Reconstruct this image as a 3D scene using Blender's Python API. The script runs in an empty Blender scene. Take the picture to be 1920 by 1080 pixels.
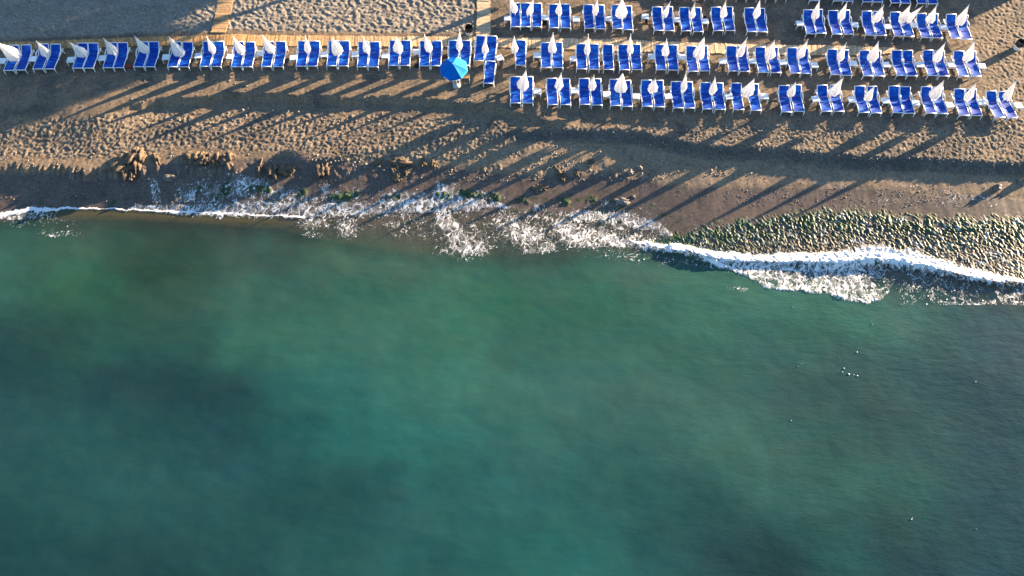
import bpy, bmesh, math, random
import numpy as np
from mathutils import Vector, Matrix
random.seed(7)
SC = bpy.context.scene
COL = SC.collection
# ------------------------------------------------------------------ camera
F_PX, TILT, CAM_H = 1460.0, math.radians(30.5), 37.9
cd = bpy.data.cameras.new('camera'); cam = bpy.data.objects.new('camera', cd); COL.objects.link(cam)
cam.location = (0, 0, CAM_H); cam.rotation_euler = (TILT, 0, 0)
cd.sensor_width = 36; cd.lens = 36*F_PX/1920; cd.clip_start = 0.5; cd.clip_end = 2000
SC.camera = cam
# ------------------------------------------------------------------ sky and sun
SUN_EL, SUN_AZ = math.radians(10.3), math.radians(29.5)      # azimuth measured from +X towards +Y
W = bpy.data.worlds.new('World'); SC.world = W; W.use_nodes = True
nt = W.node_tree; bg = nt.nodes['Background']
sky = nt.nodes.new('ShaderNodeTexSky'); sky.sky_type = 'NISHITA'; sky.sun_disc = False
sky.sun_elevation = SUN_EL; sky.sun_rotation = math.pi/2 - SUN_AZ
sky.air_density = 1.1; sky.dust_density = 0.4; sky.ozone_density = 3.2
nt.links.new(sky.outputs[0], bg.inputs[0]); bg.inputs[1].default_value = 0.058
sd = bpy.data.lights.new('sun', 'SUN'); sun = bpy.data.objects.new('sun', sd); COL.objects.link(sun)
sd.energy = 5.0; sd.angle = math.radians(0.5); sd.color = (1.0, 0.74, 0.46)
sv = Vector((math.cos(SUN_AZ)*math.cos(SUN_EL), math.sin(SUN_AZ)*math.cos(SUN_EL), math.sin(SUN_EL)))
sun.rotation_euler = sv.to_track_quat('Z', 'Y').to_euler()
SC.view_settings.view_transform = 'Standard'; SC.view_settings.look = 'None'
SC.view_settings.gamma = 1.0; SC.view_settings.exposure = 3.02
SC.cycles.transparent_max_bounces = 12

# ------------------------------------------------------------------ helpers
CT, ST = math.cos(TILT), math.sin(TILT)
def at(px, py, z=0.0):
    """point of the level z that the photograph shows at a pixel"""
    u = (np.asarray(px, float)-960)/F_PX; v = (540-np.asarray(py, float))/F_PX
    t = (z-CAM_H)/(-CT + v*ST)
    return u*t, (ST+v*CT)*t
def pix(x, y, z=0.0):
    zz = z-CAM_H; cz = y*ST - zz*CT
    return 960+F_PX*x/cz, 540-F_PX*(y*CT+zz*ST)/cz
def curve(pts, z=0.0):
    a = np.array(pts, float); x, y = at(a[:, 0], a[:, 1], z)
    o = np.argsort(x); return x[o], y[o]
def cv(c, x): return np.interp(x, c[0], c[1])
def sm(a, b, x):
    t = np.clip((x-a)/(b-a), 0, 1); return t*t*(3-2*t)
def _h(ix, iy, s):
    n = (ix.astype(np.int64)*374761393 + iy.astype(np.int64)*668265263 + s*1442695041) & 0xffffffff
    n = ((n ^ (n >> 13))*1274126177) & 0xffffffff
    return ((n ^ (n >> 16)) & 0xffffff)/float(0xffffff)
def noise(x, y, s=0):
    """gradient noise, about -1..1"""
    x = np.asarray(x, float); y = np.asarray(y, float)
    ix = np.floor(x); iy = np.floor(y); fx = x-ix; fy = y-iy
    u = fx*fx*fx*(fx*(fx*6-15)+10); v = fy*fy*fy*(fy*(fy*6-15)+10)
    def g(dx, dy):
        a = _h(ix+dx, iy+dy, s)*2*np.pi
        return np.cos(a)*(fx-dx)+np.sin(a)*(fy-dy)
    return 1.45*((g(0, 0)*(1-u)+g(1, 0)*u)*(1-v)+(g(0, 1)*(1-u)+g(1, 1)*u)*v)
def fbm(x, y, s=0, o=4):
    r = 0; a = .55
    for k in range(o):
        r = r+a*noise(x*2**k+17*k, y*2**k-9*k, s+k); a *= .5
    return r
def voro(x, y, s=0):
    """distance to the border between Worley cells (F2-F1)"""
    ix = np.floor(x); iy = np.floor(y)
    d1 = np.full(np.shape(x), 9.); d2 = d1.copy()
    for dx in (-1, 0, 1):
        for dy in (-1, 0, 1):
            cx = ix+dx; cy = iy+dy
            d = np.hypot(cx+_h(cx, cy, s)-x, cy+_h(cx, cy, s+5)-y)
            d2 = np.where(d < d1, d1, np.minimum(d2, d)); d1 = np.minimum(d1, d)
    return d2-d1

def newmat(name, color=(.5, .5, .5), rough=.6, spec=.4, **kw):
    m = bpy.data.materials.new(name); m.use_nodes = True
    b = m.node_tree.nodes['Principled BSDF']
    b.inputs['Base Color'].default_value = (*color, 1); b.inputs['Roughness'].default_value = rough
    b.inputs['Specular IOR Level'].default_value = spec
    for k, v in kw.items(): b.inputs[k.replace('_', ' ')].default_value = v
    return m
def node(m, t, **kw):
    n = m.node_tree.nodes.new(t)
    for k, v in kw.items(): setattr(n, k, v)
    return n
def link(m, a, b): m.node_tree.links.new(a, b)
def mottled(name, c1, c2, scale, rough=.7, bump=0., bscale=None, spec=.3, detail=4., per=.0):
    """two-tone procedural material in object space, with an optional bump and a per-object tint"""
    m = newmat(name, c1, rough, spec); b = m.node_tree.nodes['Principled BSDF']
    tc = node(m, 'ShaderNodeTexCoord'); nz = node(m, 'ShaderNodeTexNoise'); nz.inputs['Scale'].default_value = scale
    nz.inputs['Detail'].default_value = detail
    link(m, tc.outputs['Object'], nz.inputs['Vector'])
    mx = node(m, 'ShaderNodeMix', data_type='RGBA'); mx.inputs[6].default_value = (*c1, 1); mx.inputs[7].default_value = (*c2, 1)
    rp = node(m, 'ShaderNodeMapRange'); rp.inputs[1].default_value = .35; rp.inputs[2].default_value = .65
    link(m, nz.outputs['Fac'], rp.inputs[0]); link(m, rp.outputs[0], mx.inputs[0])
    out = mx.outputs[2]
    if per:
        oi = node(m, 'ShaderNodeObjectInfo'); hs = node(m, 'ShaderNodeHueSaturation')
        mr = node(m, 'ShaderNodeMapRange'); mr.inputs[3].default_value = 1-per; mr.inputs[4].default_value = 1+per
        link(m, oi.outputs['Random'], mr.inputs[0]); link(m, mr.outputs[0], hs.inputs['Value']); link(m, out, hs.inputs['Color'])
        out = hs.outputs[0]
    link(m, out, b.inputs['Base Color'])
    if bump:
        n2 = node(m, 'ShaderNodeTexNoise'); n2.inputs['Scale'].default_value = bscale or scale*4; n2.inputs['Detail'].default_value = 3
        link(m, tc.outputs['Object'], n2.inputs['Vector'])
        bp = node(m, 'ShaderNodeBump'); bp.inputs['Strength'].default_value = 1; bp.inputs['Distance'].default_value = bump
        link(m, n2.outputs['Fac'], bp.inputs['Height']); link(m, bp.outputs[0], b.inputs['Normal'])
    return m

def obj(name, me, mat, parent=None):
    if isinstance(me, bmesh.types.BMesh):
        bm = me; me = bpy.data.meshes.new(name); bm.to_mesh(me); bm.free()
    if mat is not None and not me.materials: me.materials.append(mat)
    o = bpy.data.objects.new(name, me); COL.objects.link(o); o.parent = parent
    return o
def tag(o, label=None, cat=None, group=None, kind=None):
    for k, v in (('label', label), ('category', cat), ('group', group), ('kind', kind)):
        if v: o[k] = v
    return o
def empty(name, loc, rz=0.):
    o = bpy.data.objects.new(name, None); COL.objects.link(o); o.location = loc; o.rotation_euler = (0, 0, rz)
    o.empty_display_size = .2
    return o
def box(bm, c, s, M=None, bev=0.):
    r = bmesh.ops.create_cube(bm, size=1.0); vs = r['verts']
    for v in vs: v.co = Vector((v.co.x*s[0]+c[0], v.co.y*s[1]+c[1], v.co.z*s[2]+c[2]))
    if bev:
        es = list({e for v in vs for e in v.link_edges})
        r2 = bmesh.ops.bevel(bm, geom=es, offset=bev, segments=2, affect='EDGES', profile=.6)
        vs = list({v for f in r2['faces'] for v in f.verts} | {v for v in vs if v.is_valid})
    if M is not None:
        for v in vs: v.co = M @ v.co
def tube(bm, pts, r, seg=6, cap=True):
    """round bar through points; r a number or one per point"""
    pts = [Vector(p) for p in pts]; rs = r if hasattr(r, '__len__') else [r]*len(pts)
    rings = []; up = None
    for i, p in enumerate(pts):
        d = (pts[min(i+1, len(pts)-1)]-pts[max(i-1, 0)]).normalized()
        a = d.cross(Vector((0, 0, 1)) if abs(d.z) < .9 else Vector((0, 1, 0))).normalized() if up is None else (up-d*up.dot(d)).normalized()
        up = a; b = d.cross(a)
        rings.append([bm.verts.new(p+(a*math.cos(2*math.pi*k/seg)+b*math.sin(2*math.pi*k/seg))*rs[i]) for k in range(seg)])
    for i in range(len(rings)-1):
        for k in range(seg):
            bm.faces.new((rings[i][k], rings[i][(k+1) % seg], rings[i+1][(k+1) % seg], rings[i+1][k]))
    if cap:
        bm.faces.new(rings[0][::-1]); bm.faces.new(rings[-1])
def lathe(bm, prof, seg=24, fr=None, cap0=False, cap1=False):
    rings = []
    for i, (r, z) in enumerate(prof):
        ring = []
        for k in range(seg):
            a = 2*math.pi*k/seg; rr, zz = (r, z) if fr is None else fr(r, z, a, i/(len(prof)-1))
            ring.append(bm.verts.new((rr*math.cos(a), rr*math.sin(a), zz)))
        rings.append(ring)
    for i in range(len(rings)-1):
        for k in range(seg):
            bm.faces.new((rings[i][k], rings[i][(k+1) % seg], rings[i+1][(k+1) % seg], rings[i+1][k]))
    if cap0: bm.faces.new(rings[0][::-1])
    if cap1: bm.faces.new(rings[-1])
def smooth(o):
    o.data.polygons.foreach_set('use_smooth', [True]*len(o.data.polygons)); return o
def grid_mesh(name, X, Y, Z, keep=None, cols=None):
    """mesh over a tensor grid (arrays ny x nx); keep = face mask (ny-1, nx-1); cols = {name: array}"""
    ny, nx = X.shape; idx = np.arange(nx*ny).reshape(ny, nx)
    f = np.stack([idx[:-1, :-1], idx[:-1, 1:], idx[1:, 1:], idx[1:, :-1]], -1)
    f = f.reshape(-1, 4) if keep is None else f[keep]
    used = np.unique(f); re = np.full(nx*ny, -1); re[used] = np.arange(len(used)); f = re[f]
    co = np.stack([X.ravel()[used], Y.ravel()[used], Z.ravel()[used]], -1).astype(np.float32)
    me = bpy.data.meshes.new(name); me.vertices.add(len(co)); me.vertices.foreach_set('co', co.ravel())
    me.loops.add(f.size); me.loops.foreach_set('vertex_index', f.ravel().astype(np.int32))
    me.polygons.add(len(f)); me.polygons.foreach_set('loop_start', np.arange(0, f.size, 4, dtype=np.int32))
    me.polygons.foreach_set('use_smooth', np.ones(len(f), bool))
    for k, a in (cols or {}).items():
        if a.ndim == 3:
            at_ = me.attributes.new(k, 'FLOAT_COLOR', 'POINT'); c = np.ones((len(used), 4), np.float32)
            c[:, :3] = a.reshape(-1, 3)[used]; at_.data.foreach_set('color', c.ravel())
        else:
            at_ = me.attributes.new(k, 'FLOAT', 'POINT'); at_.data.foreach_set('value', a.ravel()[used].astype(np.float32))
    me.update(); me.validate()
    return me
def lin(r, g, b):
    return tuple(((c/255)/12.92 if c/255 < .04045 else ((c/255+.055)/1.055)**2.4) for c in (r, g, b))

# ------------------------------------------------------------------ the lie of the land (heights in metres, sea level 0)
ROWZ = 1.30
C_CREST = curve([(-300, 288), (0, 288), (100, 289), (150, 296), (220, 292), (300, 292), (400, 290), (520, 300), (640, 285), (760, 262), (860, 246), (960, 243), (1060, 238), (1185, 241),
                 (1260, 255), (1310, 268), (1435, 272), (1515, 280), (1615, 290), (1740, 291), (1840, 299), (1920, 300), (2300, 310)], 1.15)
C_UP = curve([(-300, 232), (0, 226), (150, 212), (262, 197), (300, 188), (370, 186), (445, 176), (520, 180), (600, 183), (658, 188), (717, 183), (783, 188), (850, 193), (930, 204), (1000, 222), (1060, 236), (1300, 236)], 1.25)
D_CREST = ((-300, .30), (100, .30), (150, .48), (220, .50), (270, .30), (330, .14), (350, .40), (440, .36), (470, .12), (560, .28), (640, .08), (860, .06), (960, .16), (1060, .34), (1200, .42), (1600, .42), (1780, .40), (2300, .40))
C_WET = curve([(-300, 330), (0, 328), (200, 325), (400, 305), (560, 300), (800, 312), (1000, 330), (1150, 322), (1250, 345), (1310, 352), (1400, 350), (1560, 352), (1650, 352), (1700, 357), (1750, 367), (1790, 371), (1830, 367), (1860, 364), (1920, 376), (2300, 380)], .5)
C_SHORE = curve([(-300, 404), (0, 398), (60, 391), (200, 391), (300, 394), (420, 402), (560, 407), (640, 402), (740, 402), (850, 400), (1000, 398), (1120, 400), (1200, 418), (1250, 440), (1290, 455), (1350, 468), (1450, 474), (1560, 478), (1650, 474), (1750, 488), (1830, 508), (1920, 524), (2300, 560)], 0)
C_DROP = curve([(-300, 420), (0, 414), (100, 412), (250, 412), (400, 420), (520, 428), (600, 446), (700, 462), (850, 484), (1000, 480), (1200, 474), (1400, 505), (1600, 540), (1750, 560), (1920, 580), (2300, 620)], 0)
C_ALG = curve([(1225, 438), (1290, 424), (1330, 414), (1400, 404), (1480, 390), (1560, 386), (1650, 391), (1730, 402), (1820, 404), (1920, 402), (2100, 402)], .3)
_dx, _dd = at(np.array([p[0] for p in D_CREST], float), 280.0, 1.15)[0], np.array([p[1] for p in D_CREST])
def masks(x, y):
    """texture masks, written against the places in the photograph but applied on the level ground"""
    px, py = pix(x, y, 1.2)
    bt = np.interp(px, BW_TOP[:, 0], BW_TOP[:, 1])
    A = sm(bt-2, bt-9, py)*sm(893, 885, px)                       # trampled sand behind the boardwalk
    tB = np.interp(px, [0, 110, 300, 500, 700, 950, 1000], [238, 222, 204, 200, 210, 222, 228]) + 10*fbm(x*.5, y*.5, 31)
    bB = np.interp(px, [0, 200, 350, 500, 700, 900, 1000], [284, 288, 268, 274, 286, 290, 280]) + 8*fbm(x*.6, y*.6, 32)
    B = sm(tB-6, tB+8, py)*sm(bB+8, bB-4, py)*sm(1010, 940, px)
    cr = np.interp(px, [950, 1060, 1185, 1260, 1310, 1435, 1615, 1840, 1920, 2300], [240, 238, 241, 255, 268, 272, 290, 299, 300, 305])
    C = sm(226, 236, py)*sm(cr+26, cr+6, py)*sm(1000, 1080, px)
    D = np.maximum(sm(1800, 1850, px)*sm(215, 60, py+0*px), sm(1815, 1880, px)*sm(300, 260, py))
    return A, B, np.maximum(C, D)
BW_TOP = np.array([(-300, 84), (0, 80), (130, 76), (250, 70), (400, 66), (415, 63), (560, 67), (900, 70), (1000, 71), (1170, 74), (1300, 80), (1430, 84), (1600, 86), (1680, 90), (1720, 95), (2300, 95)], float)
BW_BOT = np.array([(-300, 98), (0, 94), (150, 90), (250, 86), (400, 84), (900, 88), (1000, 89), (1200, 96), (1420, 101.5), (1560, 103), (1640, 103), (1690, 98), (2300, 98)], float)
def height(x, y, detail=True):
    yc = cv(C_CREST, x); ys = cv(C_SHORE, x); yd = cv(C_DROP, x)
    drop = np.interp(x, _dx, _dd)
    yc = yc + .10*noise(x*1.3, x*0+3, 4)+.06*noise(x*3.1, x*0, 5)
    left = sm(-14, -17, x)                                          # the fluted, wave-cut edge on the left
    rib = np.abs(np.sin(x*4.1+3.4*noise(x*.8, x*0, 8)+1.5*noise(x*2.3, x*0+2, 12)))
    up = np.clip(y-yc, 0, None)
    y0 = yc; yc = yc - left*(.30+.55*rib*(.7+.9*np.abs(noise(x*1.1, x*0, 6))))*sm(.0, .3, drop)
    zc = .84 + .24*sm(-14, 2, x) + .02*noise(x*.2, y*0, 9)
    yu = cv(C_UP, x)+.16*noise(x*.9, x*0, 7)+.07*noise(x*2.7, x*0, 10)
    wl = sm(-26, -22, x)*sm(4.5, 1.5, x)
    z_up = zc + (ROWZ-zc)*((1-wl)*sm(0, 4.4, up)+wl*(.12*sm(0, 3, up)+.88*sm(-.30, .22, y-yu))) + .006*np.clip(y-44, 0, None)
    wid = .38+.45*sm(-6, 4, x)
    toe = y0-wid-.9*left*sm(.0, .3, drop)
    z_toe = zc-drop
    t = np.clip((toe-y)/np.maximum(toe-ys, .3), 0, None)
    z_low = z_toe*(1-np.clip(t, 0, 1))**1.15
    s = sm(0, 1, (yc-y)/np.maximum(yc-toe, .1))
    z = z_up*(1-s)+np.where(y > toe, z_toe, z_low)*s
    sea = np.clip(ys-y, 0, None)
    z = z - .07*sea - .20*np.clip(yd-y, 0, 14)
    if not detail: return z
    A, B, Cm = masks(x, y)
    land = sm(-.3, .2, z)
    wx = x+.12*noise(x*2.2, y*2.2, 40); wy = y+.12*noise(x*2.2, y*2.2, 41)
    nA = np.clip(noise(wx*3.0+wy*1.1, wy*3.3, 11)*.9+.55*noise(wx*6.0, wy*6.0, 12), -.55, .8)
    nB = np.clip(noise(wx*4.6, wy*5.0, 13)*.9+.55*noise(wx*8, wy*8, 14), -.6, .9)
    z = z + A*.058*nA + B*.054*nB + Cm*.036*np.clip(noise(wx*4.6, wy*4.8, 15)+.5*noise(wx*7, wy*7, 16), -.7, .9)
    gen = land*(1-np.maximum(np.maximum(A, B), Cm)*.6)
    dry = sm(-.3, .3, y-cv(C_WET, x))
    z = z + gen*(.010+.016*dry)*fbm(x*1.1, y*1.3, 20, 4) + gen*dry*.010*noise(x*5, y*5, 21)*sm(yc-.3, yc+.3, y)
    z = z + sm(yc-wid-.9, yc-wid, y)*sm(yc+.2, yc-.2, y)*.030*noise(x*5.5, y*5.5, 24)*land    # stones along the scarp foot
    m1 = np.exp(-((y-np.interp(px_ := pix(x, y, .8)[0], [380, 560, 760, 900, 1100, 1260], LEDGE_Y))/.55)**2)*sm(380, 470, px_)*sm(1270, 1200, px_)*sm(-.25, .35, fbm(x*.55, y*.7, 25, 3))
    z = z + m1*np.clip(.075*(noise(wx*3.4, wy*2.3, 26)+.6*noise(wx*7, wy*5, 27))+.02, -.02, .14)
    z = z + weed(x, y)*np.clip(.05+.09*noise(wx*4, wy*3, 28)+.05*noise(wx*8, wy*7, 29), 0, .16)
    return z
LEDGE_Y = at(np.array([380., 560, 760, 900, 1100, 1260]), np.array([296., 322, 318, 312, 318, 318]), .8)[1]
def weed(x, y):
    px, py = pix(x, y, .02); l = np.interp(px, [420, 500, 640, 750, 850, 1000, 1110, 1140], [352, 362, 372, 372, 368, 377, 380, 382])
    a = np.exp(-((py-l+5*noise(x*.9, x*0, 37))/6.5)**2)*sm(440, 480, px)*sm(1130, 1100, px)*sm(-.05, .35, noise(x*.85, y*.5, 38)+.3*noise(x*3, y*2, 39))
    b = np.exp(-(((px-405)/60)**2+((py-362)/16)**2))*sm(0, .3, noise(x*1.3, y*1.1, 36))
    return np.maximum(a, b)
def gz(x, y): return float(height(np.array([x]), np.array([y]), False)[0])
def ground(px, py, dz=0.):
    """where a pixel's ray meets the ground (plus dz)"""
    z = ROWZ
    for _ in range(6):
        x, y = at(px, py, z+dz); z = gz(float(x), float(y))
    return float(x), float(y), z

# ------------------------------------------------------------------ materials
def sand_material():
    m = newmat('sand', rough=.9, spec=.2); b = m.node_tree.nodes['Principled BSDF']
    a = node(m, 'ShaderNodeAttribute', attribute_name='col'); w = node(m, 'ShaderNodeAttribute', attribute_name='wet')
    tc = node(m, 'ShaderNodeTexCoord')
    n1 = node(m, 'ShaderNodeTexNoise'); n1.inputs['Scale'].default_value = 9; n1.inputs['Detail'].default_value = 6; n1.inputs['Roughness'].default_value = .7
    v1 = node(m, 'ShaderNodeTexVoronoi'); v1.inputs['Scale'].default_value = 11
    link(m, tc.outputs['Object'], n1.inputs['Vector']); link(m, tc.outputs['Object'], v1.inputs['Vector'])
    mr = node(m, 'ShaderNodeMapRange'); mr.inputs[1].default_value = .3; mr.inputs[2].default_value = .7; mr.inputs[3].default_value = .72; mr.inputs[4].default_value = 1.28
    link(m, n1.outputs['Fac'], mr.inputs[0])
    # pebbles of different tones
    mv = node(m, 'ShaderNodeSeparateColor'); link(m, v1.outputs['Color'], mv.inputs[0])
    m2 = node(m, 'ShaderNodeMapRange'); m2.inputs[1].default_value = .0; m2.inputs[2].default_value = 1.; m2.inputs[3].default_value = .78; m2.inputs[4].default_value = 1.22
    link(m, mv.outputs[0], m2.inputs[0])
    mm = node(m, 'ShaderNodeMath', operation='MULTIPLY'); link(m, mr.outputs[0], mm.inputs[0]); link(m, m2.outputs[0], mm.inputs[1])
    sc = node(m, 'ShaderNodeVectorMath', operation='SCALE'); link(m, a.outputs['Color'], sc.inputs[0]); link(m, mm.outputs[0], sc.inputs['Scale'])
    link(m, sc.outputs[0], b.inputs['Base Color'])
    r = node(m, 'ShaderNodeMapRange'); r.inputs[3].default_value = .95; r.inputs[4].default_value = .38
    link(m, w.outputs['Fac'], r.inputs[0]); link(m, r.outputs[0], b.inputs['Roughness'])
    # grain and pebbles: relief fades where the sand is wet and smooth
    n2 = node(m, 'ShaderNodeTexNoise'); n2.inputs['Scale'].default_value = 16; n2.inputs['Detail'].default_value = 4
    link(m, tc.outputs['Object'], n2.inputs['Vector'])
    rg = node(m, 'ShaderNodeAttribute', attribute_name='rough')
    bp = node(m, 'ShaderNodeBump'); bp.inputs['Distance'].default_value = .03
    link(m, rg.outputs['Fac'], bp.inputs['Strength']); link(m, n2.outputs['Fac'], bp.inputs['Height'])
    link(m, bp.outputs[0], b.inputs['Normal'])
    return m
M_SAND = sand_material()
M_WHITE = mottled('white_plastic', (.74, .76, .78), (.60, .63, .66), 5, rough=.35, spec=.5, per=.06)
def sling_material():
    m = newmat('blue_sling', (.008, .06, .46), .6, .5); b = m.node_tree.nodes['Principled BSDF']
    tc = node(m, 'ShaderNodeTexCoord'); oi = node(m, 'ShaderNodeObjectInfo')
    ad = node(m, 'ShaderNodeVectorMath', operation='ADD'); sc = node(m, 'ShaderNodeVectorMath', operation='SCALE'); sc.inputs['Scale'].default_value = 40
    cb = node(m, 'ShaderNodeCombineXYZ'); link(m, oi.outputs['Random'], cb.inputs[0]); link(m, oi.outputs['Random'], cb.inputs[1])
    link(m, cb.outputs[0], sc.inputs[0]); link(m, tc.outputs['Object'], ad.inputs[0]); link(m, sc.outputs[0], ad.inputs[1])
    mp = node(m, 'ShaderNodeMapping'); mp.inputs['Scale'].default_value = (1.2, 3.2, 2); link(m, ad.outputs[0], mp.inputs[0])
    nz = node(m, 'ShaderNodeTexNoise'); nz.inputs['Scale'].default_value = 2.0; nz.inputs['Detail'].default_value = 5
    link(m, mp.outputs[0], nz.inputs['Vector'])
    cr = node(m, 'ShaderNodeValToRGB'); e = cr.color_ramp.elements
    e[0].position = .35; e[0].color = (.001, .032, .28, 1); e[1].position = .67; e[1].color = (.010, .15, .58, 1)  # lighter blue patches paint highlights into the sling
    k = cr.color_ramp.elements.new(.50); k.color = (.001, .050, .38, 1)
    link(m, nz.outputs['Fac'], cr.inputs[0]); link(m, cr.outputs[0], b.inputs['Base Color'])
    b.inputs['Specular IOR Level'].default_value = .18
    # woven sling lets some light through
    tr = node(m, 'ShaderNodeBsdfTranslucent'); tr.inputs[0].default_value = (.002, .06, .40, 1)
    ms = node(m, 'ShaderNodeMixShader'); ms.inputs[0].default_value = .18
    out = m.node_tree.nodes['Material Output']
    link(m, b.outputs[0], ms.inputs[1]); link(m, tr.outputs[0], ms.inputs[2]); link(m, ms.outputs[0], out.inputs[0])
    return m
M_SLING = sling_material()
def cloth_material(name, c1, c2, trans, tcol, scale=6):
    m = mottled(name, c1, c2, scale, rough=.85, spec=.1, per=.05); b = m.node_tree.nodes['Principled BSDF']
    tr = node(m, 'ShaderNodeBsdfTranslucent'); tr.inputs[0].default_value = (*tcol, 1)
    ms = node(m, 'ShaderNodeMixShader'); ms.inputs[0].default_value = trans
    out = m.node_tree.nodes['Material Output']
    link(m, b.outputs[0], ms.inputs[1]); link(m, tr.outputs[0], ms.inputs[2]); link(m, ms.outputs[0], out.inputs[0])
    return m
M_CLOTH = cloth_material('off_white_canvas', (.80, .80, .81), (.70, .70, .71), .36, (.88, .86, .87))
M_BLUECLOTH = cloth_material('azure_canvas', (.0, .12, .48), (.0, .10, .42), .20, (.0, .22, .8))
M_BLUECLOTH_LIT = cloth_material('sunlit_azure_canvas', (.03, .27, .50), (.03, .24, .46), .22, (.02, .45, .9))  # lighter copy of the blue: sunlight painted onto some panels
M_METAL = newmat('painted_metal', (.62, .63, .64), .4, .5)
M_BLACK = mottled('black_plastic', (.008, .008, .01), (.02, .02, .022), 8, rough=.5)
M_CONC = mottled('concrete', (.42, .41, .38), (.30, .29, .27), 12, rough=.9, bump=.01, bscale=30)
M_TAN = mottled('varnished_wood', (.42, .24, .10), (.30, .16, .07), 10, rough=.5)
M_MARK = newmat('white_print', (.75, .8, .85), .6)
M_ROCK = mottled('eroded_sand', (.115, .084, .055), (.066, .050, .036), 4, rough=.9, bump=.06, bscale=9, per=.12)
M_STONE = mottled('grey_stone', (.16, .14, .12), (.09, .085, .08), 5, rough=.7, bump=.02, bscale=16, per=.25)

# ------------------------------------------------------------------ ground: one sheet, fine where the camera looks
def nonuni(lo, hi, step, far_lo, far_hi):
    mid = np.arange(lo, hi+step*.5, step)
    def tail(d):
        out = []; s = step; p = 0.
        while p < d: s *= 1.35; p += s; out.append(p)
        return np.array(out)
    return np.concatenate([lo-tail(lo-far_lo)[::-1], mid, mid[-1]+tail(far_hi-hi)])
xs = nonuni(-37, 37, .062, -700, 700); ys = nonuni(25.5, 47, .062, -300, 900)
GX, GY = np.meshgrid(xs, ys)
GZ = height(GX, GY)
A_, B_, C_ = masks(GX, GY)
ppx, ppy = pix(GX, GY, 1.0)
wet = sm(.10, -.14, GY-cv(C_WET, GX)+.16*fbm(GX*.7, GY*.7, 50)+.05*noise(GX*4, GY*4, 51))
dry_c = np.array((.148, .110, .076)); dark_c = np.array((.075, .066, .056)); wet_c = np.array((.084, .065, .054)); peb_c = np.array((.185, .165, .140))
col = np.ones(GX.shape+(3,))*dry_c
def blend(col, c, m): return col*(1-m[..., None])+np.asarray(c)*m[..., None]
lump = sm(-.01, .03, GZ-height(GX, GY, False))
col = blend(col, peb_c, np.clip(A_*.9+B_*.6*lump+C_*.55*lump, 0, 1))
col = blend(col, dark_c, np.clip(.75*sm(-.05, .4, fbm(GX*.35, GY*.5, 60)+.25*noise(GX*2.2, GY*2.2, 61)), 0, 1)*(1-A_))
col = blend(col, dry_c*1.32, sm(0., .35, GY-cv(C_WET, GX))*sm(.2, -.2, GY-cv(C_CREST, GX)+.9)*.9)
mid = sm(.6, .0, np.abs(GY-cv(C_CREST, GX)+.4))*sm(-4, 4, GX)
col = blend(col, (.055, .058, .060), mid*.75)                             # scarp's shade painted into the shingle as a dark grey strip
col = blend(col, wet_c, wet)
sea_bed = sm(.03, -.04, GZ)
col = blend(col, (.098, .074, .053), sea_bed)
grn = sm(.1, .5, fbm(GX*1.6, GY*2.4, 70))*sm(.30, .08, GZ)*sm(-.15, .0, GZ)
WD_ = weed(GX, GY); col = blend(col, (.014, .042, .010), np.clip(WD_*1.6, 0, 1)*(.6+.4*sm(-.3, .3, noise(GX*5, GY*5, 72))))
col = blend(col, (.020, .040, .014), np.clip(grn*sm(-30, -27, GX)*1.2, 0, 1)*.8)
col = col*(1+.26*fbm(GX*.9, GY*.9, 71))[..., None]*(.84+.32*_h(np.floor(GX/.062), np.floor(GY/.062), 73)*(1-.6*wet)+.19*wet)[..., None]
rough = np.clip(.28+.5*WD_+.6*np.maximum(np.maximum(A_*.8, B_), C_)+.35*mid, 0, 1)*(1-.85*wet)
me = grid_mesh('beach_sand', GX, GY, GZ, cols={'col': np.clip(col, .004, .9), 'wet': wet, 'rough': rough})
tag(obj('ground', me, M_SAND), kind='structure')

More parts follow.
